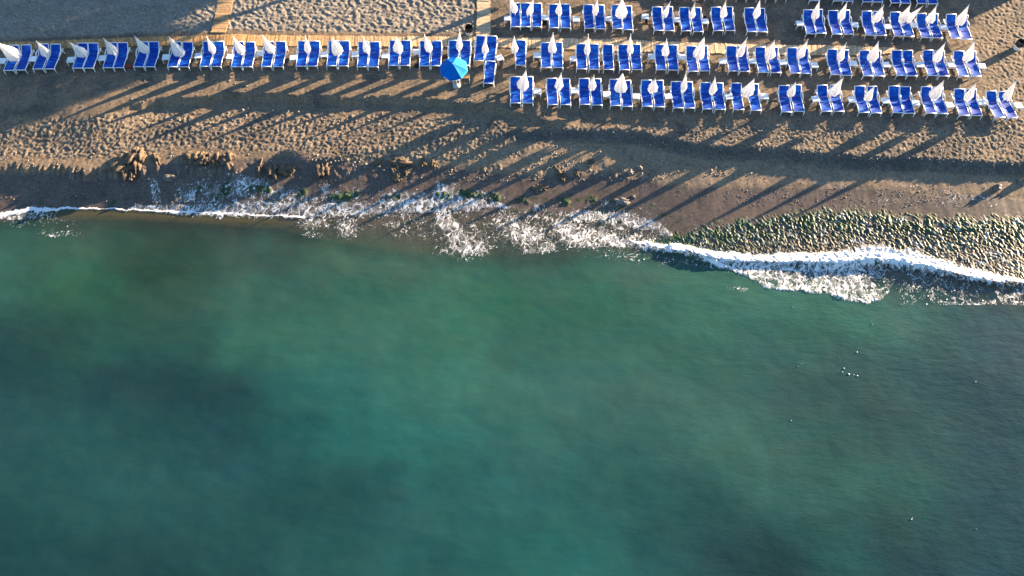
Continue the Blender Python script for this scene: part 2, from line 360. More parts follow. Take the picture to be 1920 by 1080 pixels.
# ------------------------------------------------------------------ sea
K_SEA = np.array((.305, .388, .402))
WC = [  # colour of the turbid water (sRGB) seen at places of the photograph
 (-200,450,62,104,90),(0,450,62,102,88),(120,460,60,100,80),(250,450,62,92,74),(150,420,84,92,76),(300,420,78,80,68),(450,422,72,78,68),(540,430,74,84,72),(330,470,50,78,62),(500,455,74,104,92),(640,470,82,112,92),(750,480,88,118,98),(900,500,74,120,98),(1000,495,78,112,98),(1200,500,84,116,102),(1300,530,76,122,102),(1500,570,80,128,108),(1700,590,86,122,110),(1900,600,84,106,108),(2100,600,84,106,108),
 (-200,550,56,98,88),(0,550,58,104,90),(130,530,58,104,78),(200,550,52,100,76),(290,500,48,74,58),(320,560,58,88,72),(500,550,64,105,92),(700,550,60,112,94),(960,560,60,116,90),(1130,570,64,118,94),(1300,600,74,124,104),(1500,620,74,124,106),(1600,610,82,130,110),(1750,650,74,102,96),(1900,660,84,100,104),
 (-200,650,42,84,80),(0,650,44,84,82),(100,620,46,84,76),(200,650,46,92,80),(330,650,46,88,80),(450,640,60,114,98),(560,640,62,114,98),(700,650,66,114,100),(860,640,62,114,94),(960,660,62,108,96),(1150,660,66,112,98),(1300,660,66,112,98),(1450,660,70,108,100),(1600,680,74,100,96),(1700,720,68,92,90),(1850,700,76,96,98),(2100,700,76,96,98),
 (-200,750,38,80,82),(0,750,40,82,84),(200,730,40,78,82),(330,710,40,78,80),(430,740,38,78,82),(560,740,42,110,104),(650,740,46,118,110),(740,750,62,126,114),(850,740,64,120,108),(960,750,64,114,104),(1080,740,66,110,104),(1200,740,70,104,98),(1350,750,68,104,96),(1500,750,70,98,94),(1650,770,66,90,88),(1850,770,66,88,90),
 (-200,850,36,82,86),(0,850,38,84,88),(150,830,42,92,92),(300,830,38,84,86),(420,830,38,80,84),(540,820,34,94,94),(660,800,42,114,108),(760,820,46,122,114),(860,830,54,122,112),(1000,840,64,116,106),(1100,840,60,108,102),(1250,850,62,104,98),(1400,840,66,108,98),(1550,840,66,104,94),(1700,830,62,92,88),(1850,850,58,82,88),(2100,850,58,82,88),
 (-200,950,34,78,82),(0,950,34,78,80),(200,930,40,88,90),(350,930,40,86,88),(430,880,44,94,96),(550,940,34,80,82),(700,930,38,86,88),(850,920,38,92,90),(960,930,46,104,102),(1080,900,54,110,102),(1200,940,50,104,98),(1330,950,46,88,84),(1450,930,64,108,100),(1600,900,66,106,96),(1720,920,62,104,94),(1850,950,54,80,88),
 (-200,1080,34,80,82),(0,1060,34,80,82),(250,1060,38,78,80),(450,1040,36,80,82),(600,1060,36,88,88),(800,1060,38,94,94),(930,1030,40,104,100),(1020,1020,42,112,106),(1120,1050,42,106,102),(1250,1060,42,92,92),(1350,1050,42,72,76),(1450,1060,40,66,66),(1560,1020,50,98,92),(1680,1000,56,84,78),(1720,1050,50,76,84),(1850,1060,54,86,92),(2100,1060,54,86,92)]
WC = np.array([(p[0], p[1], *lin(*p[2:])) for p in WC])
wxp, wyp = at(WC[:, 0], WC[:, 1], 0)
C_WAVE = curve([(1180, 452), (1230, 462), (1290, 473), (1330, 483), (1400, 489), (1500, 490), (1560, 492), (1640, 486), (1720, 496), (1800, 516), (1860, 527), (1920, 534), (2300, 570)], 0)
def wave_amp(x): return np.interp(x, [6.0, 8.5, 11, 13, 16, 18.5, 21.5, 25, 30, 60], [0, .16, .34, .20, .16, .36, .46, .34, .20, .15])
def sea_h(x, y):
    d = y-cv(C_WAVE, x)+.22
    a = wave_amp(x)*(1+.25*noise(x*.9, x*0, 80))
    roll = .62*a*np.exp(-(np.where(d > 0, d/.62, d/.24))**2)                 # steep towards land, longer behind
    swell = .05*np.sin(.55*(y+.25*x)+1.2*noise(x*.12, y*.15, 81))*sm(30, 24, y) + .02*fbm(x*.6, y*.9, 82, 3)*sm(.0, 4, cv(C_SHORE, x)-y)
    left = .025*np.exp(-((y-cv(C_SHORE, x)+.12)/.18)**2)*sm(-12, -14, x)    # the small standing lip on the left
    return roll+swell+left
xs = nonuni(-37, 37, .14, -700, 700); ys = nonuni(5, 33.4, .11, -700, 34)
SX, SY = np.meshgrid(xs, ys); SZ = sea_h(SX, SY)
qx = SX+1.1*fbm(SX*.22, SY*.3, 90, 4); qy = SY+.8*fbm(SX*.22, SY*.3, 95, 4)
num = np.zeros(SX.shape+(3,)); den = np.zeros(SX.shape)
for i in range(len(WC)):
    w = 1/(((qx-wxp[i])**2+((qy-wyp[i])*1.25)**2)/4.+.55)**1.9
    num += w[..., None]*WC[i, 2:]; den += w
wc = num/den[..., None]
wc = wc*(1+.07*fbm(SX*.35, SY*.6, 100, 5)+.06*fbm(SX*1.1, SY*1.7, 104, 4))[..., None]
lum = wc.mean(-1, keepdims=True); wc = (lum+(wc-lum)*.86)*1.03; wc = wc+.012*sm(.1, .8, fbm(SX*.16+SY*.12, SY*.35, 106, 5))[..., None]*np.array((1., 1.05, 1.))
cl = fbm(SX*.17+.6*noise(SX*.1, SY*.1, 112), SY*.22, 113, 5); wc = wc*(1+.20*sm(-.1, .7, cl)-.16*sm(0, .7, -cl)+.05*noise(SX*.8, SY*1.1, 114))[..., None]
sil = .5+.5*np.tanh(2*fbm(SX*.5, SY*.9, 108, 4)); wc[..., 0] *= .95+.22*(sil-.5); wc[..., 2] *= 1-.08*(sil-.5)
shore_d = cv(C_SHORE, SX)-SY; drop_d = cv(C_DROP, SX)-SY+.5*fbm(SX*.8, SY*.8, 110)
murk = np.clip(.10*sm(-.3, 1.0, shore_d)+.95*sm(-1.5, 1.5, drop_d+.35*fbm(SX*.5, SY*1.2, 111)), 0, 1)
murk = np.maximum(murk, .75*sm(.5, .1, np.abs(SY-cv(C_WAVE, SX)))*sm(8, 11, SX))
band = np.exp(-((shore_d-.35)/.30)**2)*sm(-12, -15, SX)                    # sandy water stirred up in the lip
wc = blend(wc, np.array(lin(150, 125, 80)), .8*band); murk = np.maximum(murk, .7*band)
me = grid_mesh('water', SX, SY, SZ, cols={'col': np.clip(wc, .0, 1), 'murk': murk})
def water_material():
    m = newmat('sea_water', rough=.10, spec=.5, IOR=1.33); b = m.node_tree.nodes['Principled BSDF']
    a = node(m, 'ShaderNodeAttribute', attribute_name='col'); k = node(m, 'ShaderNodeAttribute', attribute_name='murk')
    ml = node(m, 'ShaderNodeVectorMath', operation='MULTIPLY'); ml.inputs[1].default_value = tuple(K_SEA)
    link(m, a.outputs['Color'], ml.inputs[0]); link(m, ml.outputs[0], b.inputs['Base Color'])
    tc = node(m, 'ShaderNodeTexCoord'); mp = node(m, 'ShaderNodeMapping'); mp.inputs['Rotation'].default_value = (0, 0, math.radians(-38)); mp.inputs['Scale'].default_value = (.8, 2.2, 1)
    link(m, tc.outputs['Object'], mp.inputs[0])
    n1 = node(m, 'ShaderNodeTexNoise'); n1.inputs['Scale'].default_value = 1.6; n1.inputs['Detail'].default_value = 6; n1.inputs['Roughness'].default_value = .6
    link(m, mp.outputs[0], n1.inputs['Vector'])
    bp = node(m, 'ShaderNodeBump'); bp.inputs['Distance'].default_value = .07
    sx = node(m, 'ShaderNodeSeparateXYZ'); link(m, tc.outputs['Object'], sx.inputs[0])          # the ripples run in from the right
    rx = node(m, 'ShaderNodeMapRange'); rx.inputs[1].default_value = 4; rx.inputs[2].default_value = 26; rx.inputs[3].default_value = .13; rx.inputs[4].default_value = .55
    link(m, sx.outputs[0], rx.inputs[0]); link(m, rx.outputs[0], bp.inputs['Strength'])
    link(m, n1.outputs['Fac'], bp.inputs['Height']); link(m, bp.outputs[0], b.inputs['Normal'])
    tr = node(m, 'ShaderNodeBsdfTransparent'); tr.inputs[0].default_value = (.94, .97, .95, 1)
    gl = node(m, 'ShaderNodeBsdfGlossy'); gl.inputs['Roughness'].default_value = .08; link(m, bp.outputs[0], gl.inputs['Normal'])
    lw = node(m, 'ShaderNodeLayerWeight'); lw.inputs['Blend'].default_value = .5
    pw = node(m, 'ShaderNodeMath', operation='POWER'); pw.inputs[1].default_value = 5; link(m, lw.outputs['Facing'], pw.inputs[0])
    fr = node(m, 'ShaderNodeMapRange'); fr.inputs[3].default_value = .02; fr.inputs[4].default_value = 1.0; link(m, pw.outputs[0], fr.inputs[0])
    m1 = node(m, 'ShaderNodeMixShader'); link(m, fr.outputs[0], m1.inputs[0]); link(m, tr.outputs[0], m1.inputs[1]); link(m, gl.outputs[0], m1.inputs[2])
    m2 = node(m, 'ShaderNodeMixShader'); link(m, k.outputs['Fac'], m2.inputs[0]); link(m, m1.outputs[0], m2.inputs[1]); link(m, b.outputs[0], m2.inputs[2])
    link(m, m2.outputs[0], m.node_tree.nodes['Material Output'].inputs[0])
    return m
tag(obj('water', me, water_material()), kind='structure')

# ------------------------------------------------------------------ cobbles with weed, uncovered behind the wave
st = .036
xs = np.arange(float(at(1215, 440)[0]), 37, st); ys = np.arange(22.5, 31.5, st)
KX, KY = np.meshgrid(xs, ys)
def strands(x, y, fa, fc, s):
    """noise drawn out along the way the water runs back"""
    th = math.radians(-60); wx = x+.16*noise(x*1.5, y*1.5, s+50)+.05*noise(x*5, y*5, s+52); wy = y+.16*noise(x*1.5, y*1.5, s+51)
    return noise((wx*math.cos(th)+wy*math.sin(th))*fa, (-wx*math.sin(th)+wy*math.cos(th))*fc, s)
_w = fbm(KX*.9, KY*.9, 129, 4)*.5
s1 = strands(KX+_w, KY, 2.1, 5.6, 120)*sm(-.9, .5, noise(KX*.9, KY*1.2, 135)); s2 = strands(KX, KY+_w, 3.6, 10.5, 121); s3 = strands(KX+_w, KY-_w, 4.6, 12.5, 122)+.5*noise(KX*9, KY*7, 126)
big = fbm(KX*.65, KY*.9, 136, 4); n3 = fbm(KX*1.2, KY*1.6, 123, 4)*1.3
top = cv(C_ALG, KX)+.42*fbm(KX*.9, KY*.9, 124)+.25*noise(KX*3.6, KY*3, 137)-KY; bot = KY-cv(C_WAVE, KX)
inside = (top > 0) & (bot > -.25) & (KX < 36.5)
edge = sm(-.1, .9, top); upper = sm(3.0, .8, top+.9*n3); bz = height(KX, KY, False)
n = .42*s1*(.5+.9*upper)+.45*s2+.42*s3+.25*big
KZ = np.maximum(bz, -.03)+edge*(.018+.070*np.clip(n, -.35, .8)*(.8+.5*upper)) + .007*noise(KX*13, KY*11, 125)
tan = np.array((.20, .172, .125)); drk = np.array((.036, .034, .022)); grn = np.array((.012, .058, .012))
gr = _h(np.floor(KX/.06), np.floor(KY/.05), 138)
kc = blend(np.ones(KX.shape+(3,))*drk, tan, sm(-.15, .55, n+.5*(gr-.5)-.25*upper))
kc = blend(kc, grn, np.clip(upper*sm(-.5, -.1, n3+.6*s1+.3*(gr-.5)), 0, 1)*.9)
v1 = np.abs(strands(KX-_w, KY, 1.1, 2.9, 127)+.12*s3); fil = sm(.12, .02, v1)*sm(-.35, .35, fbm(KX*.6, KY*.9, 128))       # films of foam running back
kc = blend(kc, (.50, .50, .50), np.clip(fil*.8, 0, 1))
kc = blend(kc, (.085, .064, .050), 1-sm(.0, .55, top+.3*s1)); kc = kc*(.85+.30*big)[..., None]*(.65+.7*gr)[..., None]
keep = inside[:-1, :-1] & inside[1:, 1:]
me = grid_mesh('cobbles', KX, KY, KZ, keep, cols={'col': kc})
m = newmat('wet_cobble', rough=.5, spec=.3); a = node(m, 'ShaderNodeAttribute', attribute_name='col')
link(m, a.outputs['Color'], m.node_tree.nodes['Principled BSDF'].inputs['Base Color'])
tag(obj('wet_cobbles', me, m), 'wet streaked cobbles and green weed laid bare by the backwash behind the breaking wave', 'cobbles', kind='stuff')

# ------------------------------------------------------------------ sea foam
st = .038
xs = np.arange(-34.5, 34.5, st); ys = np.arange(21.2, 33.2, st)
FX, FY = np.meshgrid(xs, ys); fpx, fpy = pix(FX, FY, 0.05)
M = np.zeros(FX.shape)                       # foam cover 0..1 (1 = closed)
wob = fbm(FX*1.4, FY*1.4, 140, 4); wob2 = fbm(FX*4, FY*4, 141, 3)
def strip(pts, wds, soft=.6):
    p = np.array(pts, float); yc = np.interp(fpx, p[:, 0], p[:, 1]); w = np.interp(fpx, p[:, 0], wds)
    return sm(1+soft, 1-soft, np.abs(fpy-yc+wob*7+wob2*2)/np.maximum(w, .1))*(fpx > p[0, 0])*(fpx < p[-1, 0])
def blob(cx, cy, rx, ry, soft=.5):
    return sm(1+soft, 1-soft, np.hypot((fpx-cx)/rx, (fpy-cy)/ry)+.35*wob)
# left lip
lp = [(-60, 404), (0, 403), (30, 397), (60, 393), (130, 390), (200, 391), (260, 394), (300, 397), (350, 397), (450, 401), (520, 404), (565, 407)]
yl = np.interp(fpx, [p[0] for p in lp], [p[1] for p in lp]); wl = np.interp(fpx, [-60, 0, 60, 100, 160, 300, 350, 565, 580], [6, 7, 6.5, 3.5, 2.0, 2.2, 2.8, 2.4, .1])
M = np.maximum(M, sm(1.5, .6, np.abs(fpy-yl+wob*4)/(wl*(.62+.6*wob2+.3*noise(FX*.8, FY, 148))))*(fpx < 575))
M_lip = M.copy()
M = np.maximum(M, .55*blob(30, 403, 70, 8)); M = np.maximum(M, .30*blob(110, 436, 45, 8)); M = np.maximum(M, .22*blob(70, 415, 80, 10))
# dense lace of the swash against the shore
M = np.maximum(M, .80*strip([(225, 392), (260, 390), (330, 393), (400, 394), (500, 394), (600, 396), (680, 393), (760, 386), (850, 385), (910, 384), (960, 388)], [1, 6, 9, 11, 13, 11, 12, 13, 14, 8, 1]))
M = np.maximum(M, .42*strip([(330, 372), (380, 366), (480, 360), (560, 372), (600, 380)], [10, 22, 22, 14, 4]))
M = np.maximum(M, .55*blob(462, 352, 26, 16)); M = np.maximum(M, .5*blob(295, 365, 9, 24)); M = np.maximum(M, .45*blob(520, 370, 30, 12))
M = np.maximum(M, .42*blob(585, 418, 28, 14)); M = np.maximum(M, .50*blob(652, 425, 24, 22)); M = np.maximum(M, .30*blob(590, 440, 26, 8)); M = np.maximum(M, .35*blob(640, 370, 60, 14)); M = np.maximum(M, .5*blob(612, 362, 10, 12))
M = np.maximum(M, .86*blob(836, 368, 26, 18)); M = np.maximum(M, .45*blob(770, 372, 70, 12)); M = np.maximum(M, .35*blob(900, 372, 60, 10))
# the tree-shaped run-off
M = np.maximum(M, .58*strip([(818, 400), (838, 420), (850, 440), (880, 460), (905, 465)], [20, 34, 36, 24, 14]))
M = np.maximum(M, .30*blob(780, 420, 60, 26)); M = np.maximum(M, .45*blob(890, 455, 30, 26)); M = np.maximum(M, .40*blob(850, 468, 36, 12))
M = np.maximum(M, .48*blob(950, 415, 30, 28)); M = np.maximum(M, .60*blob(985, 440, 40, 22)); M = np.maximum(M, .50*blob(1010, 465, 40, 13)); M = np.maximum(M, .33*blob(1010, 410, 60, 26))
M = np.maximum(M, .55*blob(1065, 425, 40, 22)); M = np.maximum(M, .66*blob(1100, 445, 55, 22)); M = np.maximum(M, .72*strip([(1050, 432), (1100, 442), (1150, 452), (1200, 458), (1250, 465)], [4, 10, 11, 11, 10]))
M = np.maximum(M, .62*strip([(1060, 402), (1120, 405), (1180, 412), (1230, 425), (1260, 440)], [8, 12, 14, 11, 5])); M = np.maximum(M, .35*blob(1180, 435, 60, 18)); M = np.maximum(M, .30*blob(1140, 382, 26, 7)); M = np.maximum(M, .25*blob(1180, 478, 90, 10))
M = np.maximum(np.minimum(M, .60), M_lip)
M = np.maximum(M, .27*sm(540, 620, fpx)*sm(1270, 1230, fpx)*sm(372, 396, fpy)*sm(np.interp(fpx, [540, 700, 850, 1000, 1250], [436, 440, 474, 474, 478]), np.interp(fpx, [540, 700, 850, 1000, 1250], [420, 424, 452, 458, 462]), fpy)*sm(-.5, .3, wob))
# breaker
cw = [(1180, 452), (1230, 461), (1290, 471), (1330, 481), (1400, 486), (1500, 487), (1560, 488), (1640, 479), (1720, 490), (1800, 511), (1860, 522), (1920, 529), (2000, 538)]
M = np.maximum(M, (1.12+.28*wob2+.25*noise(FX*1.7, FY*3, 147))*strip(cw, [2, 6, 10, 8, 9, 9, 13, 20, 17, 12, 8, 6, 6], .55))
ylo = np.interp(fpx, [1310, 1350, 1400, 1440, 1500, 1545, 1590, 1625, 1655, 1675, 1690], [490, 502, 518, 543, 547, 551, 565, 571, 562, 535, 505]) + 5*wob
yup = np.interp(fpx, [c[0] for c in cw], [c[1] for c in cw])
trail = sm(ylo+2, ylo-4, fpy)*sm(yup-6, yup+2, fpy)*sm(1305, 1335, fpx)*sm(1700, 1640, fpx+14*wob)
M = np.maximum(M, trail*(.60+.30*sm(40, 0, fpy-yup)+.16*wob+.34*sm(12, 0, ylo-fpy)-.16*sm(1600, 1640, fpx)*sm(14, 24, ylo-fpy)))
M = np.maximum(M, (.26+.22*noise(FX*3.2, FY*.8, 149))*sm(yup+8, yup+20, fpy)*sm(582, 568, fpy-(fpx-1800)*.02)*sm(1670, 1700, fpx)); M = np.maximum(M, .45*strip([(1760, 560), (1780, 572), (1850, 570), (1880, 560), (1925, 548)], [4, 5, 5, 6, 8]))
M = np.maximum(M, .42*strip([(1870, 556), (1900, 570), (1925, 582)], [6, 10, 10])); M = np.maximum(M, .34*strip([(1700, 535), (1760, 532), (1840, 536), (1925, 545)], [8, 14, 10, 8]))
M = np.maximum(M, .28*strip([(1270, 490), (1340, 500), (1400, 512), (1430, 520)], [3, 5, 5, 3])); M = np.maximum(M, .30*blob(1385, 541, 22, 5)); M = np.maximum(M, .14*blob(1260, 490, 90, 10))
M = np.maximum(M, .34*(fpx > 1290)*sm(yup-60, yup-6, fpy)*sm(yup+2, yup-6, fpy)*sm(-.3, .5, fbm(FX*.8, FY*.5, 145))+.18*(fpx > 1300)*sm(yup-95, yup-50, fpy)*sm(yup, yup-8, fpy)*sm(-.1, .5, fbm(FX*.9, FY*.6, 146)))
# film of foam at the top of the wet sand on the right
M = np.maximum(M, .20*blob(1690, 385, 90, 6)); M = np.maximum(M, .30*strip([(1800, 408), (1860, 402), (1925, 405)], [1, 2, 2])); M = np.maximum(M, .25*blob(1800, 385, 60, 16)); M = np.maximum(M, .25*blob(1550, 355, 40, 8))
M = np.maximum(M, .5*strip([(1640, 366), (1700, 357), (1755, 369), (1800, 374)], [.1, .6, .6, .2]))
wpx = FX+.22*noise(FX*1.7, FY*1.7, 150)+.10*noise(FX*4.5, FY*4.5, 151); wpy = FY+.22*noise(FX*1.7, FY*1.7, 152)+.10*noise(FX*4.5, FY*4.5, 153)
e1 = voro(wpx*2.9, wpy*1.35, 160); e2 = voro(wpx*5.8, wpy*3.2, 161); tears = noise(FX*3.1, FY*3.1, 163)
r1 = np.abs(noise(wpx*2.6, wpy*.85, 164)); r2 = np.abs(noise(wpx*5.0+3, wpy*2.2, 165))
cfun = np.minimum(np.minimum(e1*.75+.01, r1*.62+.015), np.minimum(e2*.9+.05, r2*.75+.05))*(1+.55*tears+.45*noise(FX*1.0, FY*1.0, 167))
qs = np.quantile(cfun[::7, ::7], np.linspace(0, 1, 401)); rank = np.interp(cfun, qs, np.linspace(0, 1, 401))
p = np.clip(M, 0, 1)**1.55*.80; alpha = sm(1.25, .55, rank/np.maximum(p, .003))*sm(.05, .16, M)*(.55+.45*sm(.2, .7, M))
alpha = np.maximum(alpha*.9, sm(.86, .98, M))
spk = (_h(np.floor(FX/.076), np.floor(FY/.076), 170) > 1-.06*np.clip(M, 0, .5)) & (M > .08) & (noise(FX*1.5, FY*1.5, 171) > 0)
alpha = np.maximum(alpha, spk*.9); film = .24*sm(.25, .70, M)*sm(-.5, .5, tears+wob); alpha = np.maximum(alpha, film)
foam = alpha > .03
crestn = np.abs(noise(FX*2.2, FY*2.6, 180))+.5*np.abs(noise(FX*5, FY*5, 181))
body = sm(.55, 1.0, M)
base = np.maximum(sea_h(FX, FY), height(FX, FY, False)+.012)
inK = (cv(C_ALG, FX) > FY) & (FY > cv(C_WAVE, FX)-.2) & (FX > float(at(1250, 440)[0]))
base = np.where(inK, base+.07, base)
FZ = base+.012+.02*M+body*wave_amp(FX)*(.34*crestn-.06)+.01*tears
del spk, e1, e2, r1, r2, cfun, rank
keep = foam[:-1, :-1] | foam[1:, 1:]
me = grid_mesh('foam', FX, FY, FZ, keep, cols={'alpha': alpha})
M_FOAM = newmat('foam', (.60, .62, .64), .7, .3, Subsurface_Weight=0.0)
a = node(M_FOAM, 'ShaderNodeAttribute', attribute_name='alpha'); link(M_FOAM, a.outputs['Fac'], M_FOAM.node_tree.nodes['Principled BSDF'].inputs['Alpha'])
M_FLECK = newmat('foam_fleck', (.60, .62, .64), .7, .3)
tag(obj('sea_foam', me, M_FOAM), 'white lace of sea foam and the breaking wave along the shoreline', 'foam', kind='stuff')
# loose flecks of foam drifting farther out
bm = bmesh.new(); rng = random.Random(3)
for px, py, r in [(1583,690,.10),(1592,701,.12),(1601,702,.07),(1608,704,.09),(1574,668,.05),(1607,660,.08),(1580,697,.07),(1503,682,.05),(1497,686,.05),(1507,680,.04),(1635,609,.07),(1829,716,.07),(1484,788,.06),(1708,974,.08),(1710,972,.05),(1829,992,.05),(1657,999,.03),(1486,576,.05),(1487,556,.05),(1633,603,.03)]:
    r *= .38; x, y = (float(v) for v in at(px, py, 0)); z0 = float(sea_h(np.array([x]), np.array([y]))[0])
    vs = [bm.verts.new((x+r*(.7+.6*rng.random())*math.cos(a*.785), y+r*(.7+.6*rng.random())*math.sin(a*.785), z0+.015)) for a in range(8)]
    c = bm.verts.new((x, y, z0+.05))
    for k in range(8): bm.faces.new((vs[k], vs[(k+1) % 8], c))
tag(obj('foam_flecks', bm, M_FLECK), 'tiny white flecks of foam drifting on the open green water', 'foam', kind='stuff')

# ------------------------------------------------------------------ boardwalks (each one thing: planks share its mesh)
def plank_material():
    m = newmat('weathered_planks', rough=.75, spec=.25); b = m.node_tree.nodes['Principled BSDF']
    a = node(m, 'ShaderNodeAttribute', attribute_name='col'); tc = node(m, 'ShaderNodeTexCoord')
    n1 = node(m, 'ShaderNodeTexNoise'); n1.inputs['Scale'].default_value = 7; n1.inputs['Detail'].default_value = 5
    link(m, tc.outputs['Object'], n1.inputs['Vector'])
    mr = node(m, 'ShaderNodeMapRange'); mr.inputs[1].default_value = .3; mr.inputs[2].default_value = .7; mr.inputs[3].default_value = .7; mr.inputs[4].default_value = 1.25
    link(m, n1.outputs['Fac'], mr.inputs[0])
    sc = node(m, 'ShaderNodeVectorMath', operation='SCALE'); link(m, a.outputs['Color'], sc.inputs[0]); link(m, mr.outputs[0], sc.inputs['Scale'])
    link(m, sc.outputs[0], b.inputs['Base Color'])
    return m
M_PLANK = plank_material()
def boardwalk(name, P, Q, pitch, label, seed, c1=(.44, .25, .10), c2=(.56, .41, .26), skip=None):
    """planks laid between two edge lines P and Q (lists of ground points)"""
    rg = random.Random(seed); bm = bmesh.new(); cl = bm.loops.layers.float_color.new('col')
    P = [Vector((*p, 0)) for p in P]; Q = [Vector((*q, 0)) for q in Q]
    L = [0]
    for i in range(1, len(P)): L.append(L[-1]+((P[i]+Q[i])/2-(P[i-1]+Q[i-1])/2).length)
    def ev(s):
        s = min(max(s, 0), L[-1])
        for i in range(1, len(L)):
            if s <= L[i]:
                t = (s-L[i-1])/(L[i]-L[i-1]); return P[i-1].lerp(P[i], t), Q[i-1].lerp(Q[i], t)
    s = 0; tint = 1.; drift = 0
    while s < L[-1]-pitch:
        if rg.random() < .04: tint = rg.uniform(.8, 1.15); drift = rg.uniform(-.03, .03)
        if skip and skip(s): s += pitch; continue
        a, b = ev(s); c, d = ev(s+pitch*.86)
        e = rg.uniform(-.03, .05); ext = (b-a).normalized()
        a -= ext*e; c -= ext*e; e = rg.uniform(-.03, .05); b += ext*e; d += ext*e
        mix = min(1, max(0, sm(-24, 2, np.array(a.x))*1.0+rg.uniform(-.15, .15)))
        g = tint*rg.uniform(.72, 1.2); cc = tuple((c1[k]*(1-mix)+c2[k]*mix)*g for k in range(3))
        z = ROWZ+.006*max(0, a.y-44)+.055+rg.uniform(-.006, .01)+drift
        top = [bm.verts.new((v.x, v.y, z+rg.uniform(-.004, .004))) for v in (a, b, d, c)]
        lo = [bm.verts.new((v.co.x, v.co.y, v.co.z-.045)) for v in top]
        fs = [bm.faces.new(top[::-1]), bm.faces.new(lo)]
        for k in range(4): fs.append(bm.faces.new((top[k], top[(k+1) % 4], lo[(k+1) % 4], lo[k])))
        for f in fs:
            for lp in f.loops: lp[cl] = (*cc, 1)
        s += pitch
    # two bearers under the planks
    bmesh.ops.recalc_face_normals(bm, faces=bm.faces[:])
    for off in (.22, .78):
        for i in range(1, len(P)):
            u = P[i-1].lerp(Q[i-1], off); v = P[i].lerp(Q[i], off); n0 = len(bm.faces)
            tube(bm, [(u.x, u.y, ROWZ+.006*max(0, u.y-44)-.03), (v.x, v.y, ROWZ+.006*max(0, v.y-44)-.03)], .035, 4)
            bm.faces.ensure_lookup_table()
            for f in bm.faces[n0:]:
                for lp in f.loops: lp[cl] = (.10, .07, .05, 1)
    return tag(obj(name, bm, M_PLANK), label, 'boardwalk')
bx = list(range(-120, 1700, 40))
P = [tuple(float(v) for v in at(x, np.interp(x, BW_TOP[:, 0], BW_TOP[:, 1]), ROWZ+.05)) for x in bx]
Q = [tuple(float(v) for v in at(x+4*math.sin(x*.01), np.interp(x, BW_BOT[:, 0], BW_BOT[:, 1]), ROWZ+.05)) for x in bx]
boardwalk('boardwalk', P, Q, .105, 'long wooden boardwalk of crosswise planks running behind the loungers along the beach', 1)
P = [tuple(float(v) for v in at(*p, ROWZ+.05)) for p in ((396, 60.5), (401, 40), (406, 15), (411, -20))]
Q = [tuple(float(v) for v in at(*p, ROWZ+.05)) for p in ((423, 60.5), (428, 40), (433, 15), (438, -20))]
boardwalk('boardwalk', P, Q, .12, 'short slanting wooden path meeting the long boardwalk on the left', 2, (.42, .27, .14), (.42, .27, .14))
P = [tuple(float(v) for v in at(*p, ROWZ+.05)) for p in ((892.5, 69.5), (894, 30), (894.5, -20))]
Q = [tuple(float(v) for v in at(*p, ROWZ+.05)) for p in ((919.5, 69.5), (919.5, 30), (919, -20))]
boardwalk('boardwalk', P, Q, .12, 'straight wooden path meeting the long boardwalk beside the black bin', 3, (.46, .36, .24), (.46, .36, .24))

